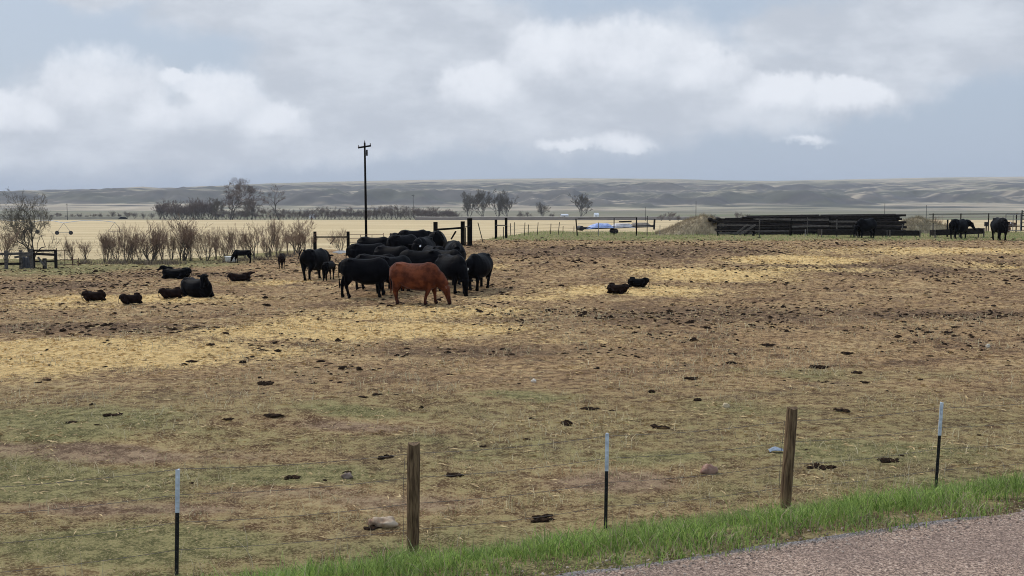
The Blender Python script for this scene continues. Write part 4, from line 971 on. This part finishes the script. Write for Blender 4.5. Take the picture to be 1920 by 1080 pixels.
o = copy_tree(bush_p[1]); put(o, 1757, 100, .88, 1, 'small reddish bare tree behind the short feed bunk', 'tree', z=0.3)

# ------------------------------------------------------------------ pen fences, gates and corral
def fence_group(name, label, cat, items, group=None):
    """items: (kind, args): post / rail given by ground pixel column and depth, heights above ground"""
    root = empty(name, (0, 0, 0), 0, label, cat, group)
    for it in items:
        k = it[0]
        if k == 'post':
            _, px, Y, h_, w_, mat, lean = it; g = G(px, Y); MB().bar(g + Vector((0, 0, -.2)), g + Vector((lean * h_, 0, h_)), w_, w_, 0, .006).build('post', mat, root)
        elif k == 'tpost':
            _, px, Y, h_, mat, lean = it; g = G(px, Y); mb = MB(); mb.bar(g + Vector((0, 0, -.2)), g + Vector((lean * h_, 0, h_)), .05, .012); mb.bar(g + Vector((0, .02, -.2)), g + Vector((lean * h_, .02, h_)), .012, .04); mb.build('steel_post', mat, root)
        elif k == 'rail':
            _, px1, Y1, z1, px2, Y2, z2, w_, h_, mat = it; a, b = G(px1, Y1), G(px2, Y2); a.z += z1; b.z += z2; MB().bar(a, b, w_, h_, 0, .01).build('rail', mat, root)
        elif k == 'wires':
            _, pts, hs_ = it
            for h_ in hs_:
                q = [G(px, Y) + Vector((0, 0, h_ + random.uniform(-.02, .02))) for px, Y in pts]; MB().tube(q, .006, 4).build('wire', M_wire, root)
    return root
D, GW, T_ = M_darkwood, M_greywood, M_tie
fence_group('brace_posts', 'two dark gate posts joined by a rail, left of the power pole', 'gate post', [('post', 591, 80, 1.50, .20, T_, 0), ('post', 653, 80, 1.50, .20, T_, 0), ('rail', 591, 79.85, 1.10, 653, 79.85, 1.13, .09, .09, D), ('rail', 619, 80, .62, 629, 80, 1.05, .05, .05, D)])
def pipe_gate(name, px1, Y1, px2, Y2, z0, z1, nr, label, mat, rad=.022, vert=1):
    a, b = G(px1, Y1), G(px2, Y2); root = empty(name, (0, 0, 0), 0, label, 'gate')
    zm = (a.z + b.z) / 2
    for p in (a, b): MB().tube([(p.x, p.y, zm + z0), (p.x, p.y, zm + z1 + .12)], rad * 1.2, 6).build('end_post', mat, root)

    for i in range(nr):
        z = zm + z0 + .05 + (z1 - z0 - .05) * i / (nr - 1); MB().tube([(a.x, a.y, z), (b.x, b.y, z)], rad, 6).build('rail', mat, root)
    for i in range(vert):
        t = (i + 1) / (vert + 1); p = a.lerp(b, t); MB().tube([(p.x, p.y + .03, zm + z0), (p.x, p.y + .03, zm + z1)], rad, 6).build('upright', mat, root)
    return root
pipe_gate('pipe_gate', 655, 80, 719, 80, .2, 1.42, 5, 'thin rusty pipe gate behind the power pole and herd', M_rustpipe, .02, 2)
fence_group('brace_posts', 'row of thick black ties with a cross rail behind the herd', 'gate post', [('post', 817, 60.5, 1.38, .22, T_, 0), ('post', 868, 59.5, 1.32, .22, T_, 0), ('post', 881, 60.5, 1.50, .26, T_, 0), ('rail', 817, 60.3, .95, 868, 59.3, 1.0, .08, .10, T_), ('rail', 868, 59.6, 1.02, 881, 60.3, 1.06, .04, .05, D),
    ('rail', 855, 59.9, .80, 846, 60.0, .35, .07, .07, T_), ('tpost', 873, 60, 1.0, D, 0)])
fence_group('brace_posts', 'two slim black ties with a short rail on the green bank', 'gate post', [('post', 930, 72, 1.25, .17, T_, 0), ('post', 949, 74, 1.38, .17, T_, 0), ('rail', 930, 71.8, .88, 949, 73.8, .86, .06, .06, GW), ('tpost', 944, 73, .8, D, 0)])
ten = [('tpost', px, Y, h_, D, l_) for (px, Y, h_, l_) in ((907, 66, 1.15, -.30), (958, 77, .9, -.05), (965, 78, 1.0, 0), (983, 80, 1.0, .05), (990, 82, .8, .05), (1007, 82, .95, .08), (1032, 83, .8, .05), (1046, 82, .95, .12), (1055, 84, .6, .05), (1076, 84, .6, 0))]
fence_group('wire_fence', 'row of small leaning posts along the green bank', 'fence', ten + [('wires', [(949, 74), (983, 80), (1046, 82), (1083, 79)], (.3, .55, .8))])
fence_group('wire_fence', 'wire fence of dark steel posts with a top rail in front of the blue tarp', 'fence', [('post', 1083, 78, 1.30, .09, T_, -.10), ('tpost', 1122, 79, 1.0, M_steel, 0), ('post', 1151, 80, 1.25, .07, T_, 0), ('post', 1193, 80, 1.35, .09, T_, 0), ('post', 1213, 80, 1.45, .06, GW, 0), ('tpost', 1237, 80, .8, M_steel, 0),
    ('wires', [(1083, 78), (1122, 79), (1151, 80), (1193, 80), (1213, 80), (1340, 80)], (.35, .65, .95)), ('rail', 1083, 77.9, 1.28, 1193, 79.9, 1.33, .03, .03, D)])
fence_group('wire_fence', 'wire fence of pale steel posts in front of the timber stack', 'fence', [('post', 1423, 76, 1.22, .07, GW, 0), ('tpost', 1509, 76, .5, M_steel, 0), ('post', 1568, 77, 1.25, .08, GW, 0), ('post', 1513, 78.5, 1.35, .05, GW, 0), ('post', 1691, 77, .9, .06, GW, 0), ('post', 1748, 77, .9, .06, GW, 0), ('post', 1775, 76, 1.20, .09, T_, 0),
    ('wires', [(1340, 77), (1423, 76), (1513, 77), (1568, 77), (1691, 77), (1775, 76)], (.45, .8, 1.1))])
# corral rails at the left
fence_group('rail_fence', 'old grey wooden rail fence at the left edge of the pen', 'fence', [('post', 12, 58.0, .95, .13, GW, 0), ('post', 39, 58.5, 1.02, .13, GW, .03), ('post', 60, 58.2, 1.08, .14, GW, -.04), ('post', 64, 58.6, 1.02, .10, D, 0), ('post', 84, 58.8, .55, .16, D, 0), ('post', 105, 59, 1.02, .13, D, 0), ('post', -20, 58, 1.0, .14, GW, 0),
    ('rail', -30, 58.1, .78, 64, 58.45, .80, .05, .13, GW), ('rail', -30, 58.1, .28, 39, 58.45, .30, .05, .12, D), ('rail', 62, 58.4, .95, 105, 58.8, .95, .06, .10, D), ('rail', 60, 58.4, .78, 105, 58.8, .72, .06, .12, D), ('rail', 28, 58.0, .66, 62, 58.0, .82, .05, .12, GW), ('rail', 64, 58.7, .38, 105, 58.9, .40, .06, .10, D),
    ('rail', 72, 58.5, .60, 84, 58.5, .15, .05, .10, GW), ('rail', 84, 58.6, .50, 86, 58.6, 0, .1, .1, GW)])
pipe_gate('corral_panel', 107, 59.2, 136, 59.6, .12, .95, 4, 'thin dark pipe corral panel at the end of the old rail fence', M_rustpipe, .018, 1)
pipe_gate('corral_panel', 137, 59.6, 148, 58.8, .12, .45, 3, 'short low pipe panel turned away from the old rail fence', M_rustpipe, .018, 0)
g = G(51, 59.4); mb = MB()
for k in range(7):
    a = 2 * math.pi * k / 7; mb.bar((.26 * math.cos(a), .26 * math.sin(a), 0), (.26 * math.cos(a), .26 * math.sin(a), .72 + .03 * (k % 3)), .24, .04, a, .01)
mb.tube([(0, 0, .05), (0, 0, .62)], .25, 14)
o = mb.build('barrel', simple('grey_barrel', (.07, .07, .08), (.13, .13, .14), 6, .7)); o.location = g; tag(o, 'dark grey barrel standing behind the old rail fence', 'barrel')
# power poles
def power_pole(name, px, Y, h_, r_, label, group=None, z=None, arms=True, yaw=.35):
    g = G(px, Y) if z is None else Vector((at(px, Y), Y, z)); root = empty(name, g, 0, label, 'power pole', group)
    MB().tube([(0, 0, -.3), (-.02, 0, h_ * .5), (-.05, 0, h_)], [r_, r_ * .85, r_ * .65], 10).build('pole', M_tie, root, True)
    if arms:
        c = Vector((-.05, -.12, h_ - .35 * h_ / 9)); d = Vector((math.cos(yaw), math.sin(yaw) * .6, .16)) * (.56 * h_ / 9)
        MB().bar(c - d, c + d, .10 * h_ / 9, .14 * h_ / 9).build('crossarm', M_tie, root)
        for q in (-.9, .9): MB().tube([c + d * q + Vector((0, 0, .05)), c + d * q + Vector((0, 0, .22 * h_ / 9))], [.04, .03], 8).build('insulator', M_steel, root)
        MB().tube([(-.05, 0, h_), (-.05, 0, h_ + .18 * h_ / 9)], [.04, .03], 8).build('insulator', M_steel, root)
        MB().tube([(.12, -.1, h_ - 1.1 * h_ / 9), (.12, -.1, h_ - .6 * h_ / 9)], .07, 8).build('fuse', M_darksteel, root)
    return root
power_pole('power_pole', 687, 84, 8.15, .105, 'tall dark power pole with a short crossarm behind the herd', z=0)
PG = 'distant power poles across the valley'
for (px, Y, h_, lb) in ((126, 640, 9.5, 'distant power pole right of the multi stemmed tree'), (775, 760, 16, 'distant pole above the thicket left of the black ties'), (1210, 600, 7.5, 'distant thin pole behind the dark steel fence'), (1305, 600, 11.0, 'distant thin pole above the straw mound'), (1659, 620, 9.5, 'distant thin pole above the end of the timber stack'), (1737, 640, 8.6, 'distant thin pole left of the small reddish tree')):
    power_pole('power_pole', px, Y, h_, .16, lb, PG, z=-5.1, arms=(px < 800), yaw=0)

# tarp covered trailer
g = G(1158, 84); tr = empty('flat_trailer', g, R(6), 'long low trailer loaded with scrap under a pale blue tarp', 'trailer')
mb = MB(); mb.bar((-2.75, -.6, .45), (2.7, -.6, .62), .08, .16); mb.bar((-2.75, .6, .45), (2.7, .6, .62), .08, .16)
for k in range(8): mb.bar((-2.6 + k * .73, -.56, .46 + k * .022), (-2.6 + k * .73, .56, .46 + k * .022), .08, .08)
mb.build('frame', M_darksteel, tr)
for s_ in (-.72, .72): MB().tube([(-.3, s_ - .06, .24), (-.3, s_ + .06, .24)], .19, 16).build('wheel', M_darksteel, tr)
MB().tube([(-2.9, -.7, .46), (-2.9, .7, .46)], .19, 10).build('front_roller', M_darksteel, tr)
MB().bar((2.68, -.6, .35), (2.72, -.6, 1.15), .12, .12).build('stake', M_darksteel, tr)
def cloth(name, x0, x1, y0, y1, zf, mat, seed):
    nx, ny = 28, 12; V = []; Fc = []; rr_ = np.random.default_rng(seed)
    for i in range(nx):
        for j in range(ny):
            u_, v_ = i / (nx - 1), j / (ny - 1); xx = x0 + (x1 - x0) * u_; yy = y0 + (y1 - y0) * v_
            e = min(1, 4 * min(u_, 1 - u_) + .15) * min(1, 5 * min(v_, 1 - v_) + .05)
            V.append((xx, yy, .50 + .02 * xx + zf(u_) * e + .07 * (float(fbm(np.array([xx * 2.1 + seed]), np.array([yy * 2.3]), 3)[0]) - .5)))
    t0 = len(V); V += [(a, b, c - .012) for a, b, c in V]
    for i in range(nx - 1):
        for j in range(ny - 1):
            a = i * ny + j; Fc += [(a, a + ny, a + ny + 1, a + 1), (t0 + a, t0 + a + 1, t0 + a + ny + 1, t0 + a + ny)]
    for i in range(nx - 1): Fc += [(i * ny, t0 + i * ny, t0 + i * ny + ny, i * ny + ny), (i * ny + ny - 1, i * ny + 2 * ny - 1, t0 + i * ny + 2 * ny - 1, t0 + i * ny + ny - 1)]
    return mesh_np(name, np.array(V), Fc, mat, tr, True)
M_blue = simple('blue_tarp', (.20, .27, .52), (.42, .50, .72), 4, .5, .3, .02); M_pale = simple('pale_sheeting', (.38, .36, .38), (.58, .56, .56), 4, .6, .3, .02)
cloth('tarp', -2.55, -.35, -.8, .7, lambda u_: .36 * math.sin(min(1, u_ * 1.6) * 1.9), M_blue, 3)
tag(cloth('sheeting', -.6, 1.2, -.75, .7, lambda u_: .30, M_pale, 8), label='pale crumpled sheeting on the middle of the trailer')
tag(cloth('canvas', .9, 2.6, -.7, .7, lambda u_: .34, simple('brown_canvas', (.13, .11, .09), (.22, .19, .16), 4, .8), 12), label='brown canvas at the rear of the trailer')
MB().bar((.0, -.5, .95), (.95, -.5, .98), .18, .10).build('plank', M_darkwood, tr)

# straw and earth mounds
def mound(name, px, Y, hw, hh_, hd_, peak, label, c1, c2, seed, n_bl, pw=1.0):
    g = G(px, Y); nx, ny = 70, 40; V = []; xs = np.linspace(-1.15, 1.15, nx); ys = np.linspace(-1.15, 1.15, ny)
    X, Yy = np.meshgrid(xs, ys, indexing='ij')
    prof = np.interp(X, [-1.15, -1, -.6, -.1, peak, .75, 1.0, 1.15], [-.08, 0, .30, .72, 1.0, .80, .45, .2] if pw == 1 else [.2, .5, .85, .95, 1, .45, .1, -.08])
    Z = hh_ * prof * np.clip(1 - np.abs(Yy) ** 2.2, 0, 1) ** .8 * (1 + .25 * (fbm(X * 4 + seed, Yy * 3, 4, .6) - .5)) - .06 - .1 * (np.abs(Yy) > 1)
    Z = Z + .10 * (fbm(X * 14 + seed, Yy * 8, 2) - .5)
    i = np.arange(nx - 1)[:, None] * ny + np.arange(ny - 1)[None]; Fc = np.stack([i, i + ny, i + ny + 1, i + 1], -1).reshape(-1, 4)
    root = empty(name, g, 0, label, 'mound')
    mesh_np('heap', np.stack([X * hw, Yy * hd_, Z], -1).reshape(-1, 3), Fc, simple(name + '_earth', c1, c2, 2.2, .95, .9, .08, (1, 1, .5)), root, True)
    k = RNG.integers(0, nx - 1, n_bl); j = RNG.integers(0, ny - 1, n_bl)
    bx = X[k, j] * hw + RNG.normal(0, .05, n_bl); by = Yy[k, j] * hd_ + RNG.normal(0, .04, n_bl); bz = Z[k, j] - .03
    h_ = .10 + .30 * RNG.random(n_bl) ** 2; l_ = RNG.normal(0, .09, (n_bl, 2)); w_ = .012
    keep = bz > 0
    bx, by, bz, h_, l_ = bx[keep], by[keep], bz[keep], h_[keep], l_[keep]; m_ = len(bx)
    V = np.stack([np.stack([bx - w_, by, bz], -1), np.stack([bx + w_, by, bz], -1), np.stack([bx + l_[:, 0], by + l_[:, 1], bz + h_], -1)], 1)
    C = lerpc([q * 1.1 for q in c1], [q * 1.15 for q in c2], RNG.random(m_))
    o = mesh_np('dry_grass', V.reshape(-1, 3), np.arange(m_)[:, None] * 3 + np.array([[0, 1, 2]]), M_straw, root, col=np.repeat(C, 3, 0)); o['kind'] = 'stuff'
mound('straw_mound', 1292, 84, 2.7, 1.50, 1.6, .35, 'grassy tan mound between the trailer and the timber stack', (.17, .13, .08), (.40, .32, .20), 4, 6000)
mound('straw_mound', 1732, 88, 2.2, 1.30, 1.6, -.4, 'rough earth and weed mound at the right end of the timber stack', (.13, .105, .065), (.33, .27, .17), 14, 5000, 2)

# plank fence and stacked timbers
fence_group('plank_fence', 'black weathered plank windbreak with leaning boards', 'fence',
    [('post', 1346, 80, 1.28, .16, T_, 0), ('post', 1412, 80, .80, .16, T_, 0), ('post', 1482, 80, 1.25, .18, T_, 0), ('post', 1554, 80, 1.28, .16, T_, 0), ('post', 1640, 80.5, 1.15, .14, T_, 0)] +
    [('rail', 1346, 79.86, .22 + .2 * k, 1411 + (k % 2) * 3, 79.86, .20 + .19 * k, .05, .12, (D if k % 3 else GW)) for k in range(6)] +
    [('rail', 1412, 79.9, 1.22, 1482, 79.9, 1.20, .06, .10, GW), ('rail', 1484, 79.86, 1.15, 1553, 79.86, 1.12, .05, .13, GW), ('rail', 1484, 79.86, .66, 1553, 79.86, .66, .05, .12, GW), ('rail', 1484, 79.86, .32, 1553, 79.86, .30, .05, .14, D),
     ('rail', 1554, 79.9, .98, 1640, 80.3, 1.0, .05, .12, GW), ('rail', 1554, 79.9, .62, 1640, 80.3, .66, .05, .12, GW), ('rail', 1554, 79.9, .30, 1640, 80.3, .30, .05, .12, D),
     ('rail', 1376, 79.4, .05, 1402, 79.6, .85, .05, .14, GW), ('rail', 1386, 79.3, .05, 1416, 79.6, .80, .05, .14, GW), ('rail', 1395, 79.3, .05, 1413, 79.6, .60, .05, .12, D)])
rr = random.Random(3); TG = 'dark timbers in the long stack'
rows_ = []
for r_ in range(9):
    zr = 1.3 + .0 + .155 * r_
    for c_ in range(3):
        rows_.append((r_, c_, zr))
gz = hz(at(1500, 84), 84)
for (r_, c_, zr) in rows_:
    yb = 82.3 + c_ * .34 + rr.uniform(-.05, .05)
    xa = at(1345 + rr.uniform(-8, 45) + 6 * max(0, r_ - 5), 83); xb = at(1690 + rr.uniform(-22, 8), 83)
    br = xa + (xb - xa) * rr.uniform(.42, .62)
    for (p_, q_) in ((xa, br - .05), (br + .05, xb)):
        tl = .0125 if r_ > 3 else .004
        jz = rr.uniform(-.035, .035) + .05 * (c_ - 1); za = gz + .08 + .150 * r_ + (p_ - xa) * tl + jz; zb = gz + .08 + .150 * r_ + (q_ - xa) * tl + jz + rr.uniform(-.04, .04)
        rad = rr.uniform(.082, .108)
        mb = MB(); mb.tube([(p_, yb, za), ((p_ + q_) / 2, yb + rr.uniform(-.02, .02), (za + zb) / 2 + rr.uniform(-.006, .006)), (q_, yb, zb)], [rad, rad * .97, rad * .92], 8, True, .04)
        o = mb.build('timber', M_darkwood if rr.random() < .93 else M_greywood); o['label'] = 'long dark weathered timber in the stack behind the plank windbreak'; o['category'] = 'timber'; o['group'] = TG
# round log ends sticking out at the left of the stack
for k in range(4):
    p = G(1330 + k * 5, 83); mb = MB(); mb.tube([(0, -.5, 0), (.1, 1.2, .02)], .15, 12); o = mb.build('log', M_darkwood, None, True); o.location = p + Vector((0, 0, 1.15 - .14 * (k % 2) + .05 * k * 0)); o.location.x += .12 * k; tag(o, 'short round log lying on top of the mound end of the stack', 'log', 'short logs beside the stack')

# feed bunks
def bunk(px1, px2, Y, label, tip=0):
    a, b = G(px1, Y), G(px2, Y); Lb = (b - a).length; root = empty('feed_bunk', a, math.atan2(b.y - a.y, b.x - a.x), label, 'feed bunk', 'wooden feed bunks at the back of the pen')
    z0, z1 = .14, .50
    for s_, nm in ((-.38, 'side_board'), (.38, 'side_board')):
        MB().bar((0, s_, (z0 + z1) / 2), (Lb, s_, (z0 + z1) / 2 + tip), .05, z1 - z0, 0, .01).build(nm, M_darkwood, root)
    MB().bar((0.05, 0, z0 + .03), (Lb - .05, 0, z0 + .03 + tip), .70, .04).build('floor_board', M_tie, root)
    for x_ in (.03, Lb - .03): MB().bar((x_, -.35, (z0 + z1) / 2 + (tip if x_ > 1 else 0)), (x_, .35, (z0 + z1) / 2 + (tip if x_ > 1 else 0)), .05, z1 - z0).build('end_board', M_darkwood, root)
    k = max(2, int(Lb / 1.6) + 1)
    for i in range(k):
        x_ = .06 + (Lb - .12) * i / (k - 1)
        for s_ in (-.44, .44): MB().bar((x_, s_, -.1), (x_, s_, z1 + .02 + tip * x_ / Lb), .06, .08).build('leg', M_greywood, root)
bunk(1535, 1600, 76, 'left section of the long feed bunk before the timber stack')
bunk(1602, 1660, 76.2, 'middle section of the long feed bunk behind the standing cow')
bunk(1662, 1721, 76, 'right section of the long feed bunk before the earth mound')
bunk(1746, 1840, 75, 'separate short feed bunk with one end raised', .14)
# things at the right edge
g = G(1848, 92); mb = MB(); mb.tube([(0, 0, .45), (0, 0, .8)], .16, 10); mb.bar((0, 0, -.3), (0, 0, .5), .08, .08); o = mb.build('fence_insulator_box', M_darksteel); o.location = g; o.name = 'mailbox_post'; tag(o, 'small black box on a post beyond the right pen edge', 'box')
pipe_gate('corral_panel', 1884, 84, 1912, 84, .25, 1.5, 4, 'grey pipe corral panel at the right picture edge', M_steel, .03, 1)
pipe_gate('corral_panel', 1914, 84, 1990, 84, .25, 1.7, 6, 'taller dark pipe corral panel beyond the grey one', M_darksteel, .035, 2)
mb = MB(); g = G(1893, 88); mb.bar((-.6, 0, .75), (.3, 0, .62), .6, .35, 0, .03); mb.tube([(-.4, -.35, .3), (-.4, .35, .3)], .3, 12); mb.bar((.2, 0, .5), (1.2, 0, .45), .06, .06); o = mb.build('small_cart', M_rustpipe); o.location = g; tag(o, 'small dark cart beyond the cow at the pen edge', 'cart')
# pivot irrigator in the stubble field
piv = empty('pivot_irrigator', (0, 0, 0), 0, 'long arched pivot irrigator on wheeled towers crossing the stubble field', 'irrigator')
tw = [(-60, 330), (57, 330), (119, 318), (215, 332)]; tops = []
for (px, Y) in tw:
    x_ = at(px, Y); z0 = -5.1; ap = Vector((x_, Y, z0 + 3.4)); tops.append(ap); mb = MB()
    for s_ in (-2.0, 2.0): mb.tube([ap, (x_ + s_, Y, z0 + .7)], .06, 5)
    mb.tube([(x_ - 2, Y, z0 + .7), (x_ + 2, Y, z0 + .7)], .07, 5); mb.build('tower_frame', M_steel, piv)
    if px > 200: continue
    for s_ in (-2.0, 2.0): MB().tube([(x_ + s_, Y - .15, z0 + .58), (x_ + s_, Y + .15, z0 + .58)], .58, 14).build('wheel', M_darksteel, piv)
for a, b in zip(tops[:-1], tops[1:]):
    pts = [a.lerp(b, t) + Vector((0, 0, .7 * math.sin(math.pi * t))) for t in np.linspace(0, 1, 13)]
    MB().tube(pts, .10, 6).build('pipe', M_tip, piv)
# far banks and sheds
def bank(name, px1, px2, Y, zt, top, side, w_):
    x1, x2 = at(px1, Y), at(px2, Y); xs = np.linspace(x1, x2, 120); V = []; 
    prof = [(-w_ * 2, -5.4), (-w_, zt - .25), (-w_ * .8, zt), (w_ * .8, zt), (w_ * 2, -5.4)]
    for q in xs:
        n_ = .25 * (float(fbm(np.array([q * .05]), np.array([Y * .1]), 3)[0]) - .5)
        for (d_, z_) in prof: V.append((q, Y + d_, z_ + (n_ if z_ > -5.3 else 0)))
    m_ = len(prof); i = np.arange(119)[:, None] * m_ + np.arange(m_ - 1)[None]; Fc = np.stack([i, i + m_, i + m_ + 1, i + 1], -1).reshape(-1, 4)
    C = np.zeros((len(V), 3)); V_ = np.array(V)
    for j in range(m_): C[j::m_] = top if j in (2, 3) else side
    tag(mesh_np(name, V_, Fc, attr_mat('bank', .95, 0, .15, .3), col=C), kind='structure')
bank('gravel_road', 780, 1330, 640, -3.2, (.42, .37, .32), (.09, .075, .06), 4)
fence_group('rail_fence', 'long dark pipe rail fence along the stubble field at the right edge', 'fence', [('post', px, 90, 1.55, .07, D, 0) for px in (1748, 1800, 1852, 1904, 1956, 2008)] +
    [('rail', 1740, 89.9, 1.50, 2010, 89.9, 1.52, .05, .05, D), ('rail', 1740, 89.9, 1.26, 2010, 89.9, 1.26, .03, .03, GW)])
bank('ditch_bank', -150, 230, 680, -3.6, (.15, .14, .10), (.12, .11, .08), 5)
def shed(px, Y, w_, h_, label, wall=(.6, .6, .6), roof=(.55, .56, .58)):
    g = Vector((at(px, Y), Y, -5.1)); root = empty('shed', g, .3, label, 'shed', 'farm sheds across the valley'); d_ = w_ * .7; mb = MB()
    mb.add([(-w_ / 2, -d_ / 2, 0), (w_ / 2, -d_ / 2, 0), (w_ / 2, d_ / 2, 0), (-w_ / 2, d_ / 2, 0), (-w_ / 2, -d_ / 2, h_ * .65), (w_ / 2, -d_ / 2, h_ * .65), (w_ / 2, d_ / 2, h_ * .65), (-w_ / 2, d_ / 2, h_ * .65), (-w_ / 2, 0, h_ * .97), (w_ / 2, 0, h_ * .97)],
           [(0, 1, 5, 4), (1, 2, 6, 9, 5), (2, 3, 7, 6), (3, 0, 4, 8, 7)]); mb.build('wall', simple('shed_wall', wall, [q * 1.1 for q in wall], 1), root)
    mb = MB(); ov = .15 * w_ / 4
    for s_ in (-1, 1):
        mb.add([(-w_ / 2 - ov, s_ * (d_ / 2 + ov), h_ * .62), (w_ / 2 + ov, s_ * (d_ / 2 + ov), h_ * .62), (w_ / 2 + ov, 0, h_), (-w_ / 2 - ov, 0, h_), (-w_ / 2 - ov, s_ * (d_ / 2 + ov), h_ * .66), (w_ / 2 + ov, s_ * (d_ / 2 + ov), h_ * .66), (w_ / 2 + ov, 0, h_ * 1.04), (-w_ / 2 - ov, 0, h_ * 1.04)],
               [(0, 1, 2, 3), (4, 7, 6, 5), (0, 4, 5, 1), (1, 5, 6, 2), (0, 3, 7, 4)])
    mb.build('roof', simple('shed_roof', roof, [q * 1.1 for q in roof], 1), root)
    MB().bar((-.6, -d_ / 2 - .02, 0), (-.6, -d_ / 2 - .02, h_ * .45), w_ * .2, .06).build('door', M_darkwood, root)
shed(1118, 760, 3.0, 3.2, 'small bright white shed right of the lone rounded grey tree', (.75, .75, .75), (.75, .75, .77))
shed(585, 720, 3.5, 2.6, 'low white shed right of the crooked cottonwood')
shed(1058, 760, 5, 2.5, 'pale low shed left of the lone rounded grey tree', (.42, .42, .42))

# ------------------------------------------------------------------ haze
V = [(-7000, -1500, -9), (7000, -1500, -9), (7000, 9000, -9), (-7000, 9000, -9), (-7000, -1500, 150), (7000, -1500, 150), (7000, 9000, 150), (-7000, 9000, 150)]
m = bpy.data.materials.new('haze_air'); m.use_nodes = True; t = NT(m.node_tree)
for n_ in list(t.n): t.n.remove(n_)
pv = t.new('ShaderNodeVolumePrincipled'); pv.inputs['Density'].default_value = .000105; pv.inputs['Color'].default_value = rgb(.80, .86, .97); pv.inputs['Anisotropy'].default_value = 0
t.l.new(pv.outputs[0], t.new('ShaderNodeOutputMaterial').inputs['Volume'])
hb = mesh_np('haze', np.array(V), [(3, 2, 1, 0), (4, 5, 6, 7), (0, 1, 5, 4), (1, 2, 6, 5), (2, 3, 7, 6), (3, 0, 4, 7)], m)
tag(hb, kind='stuff')
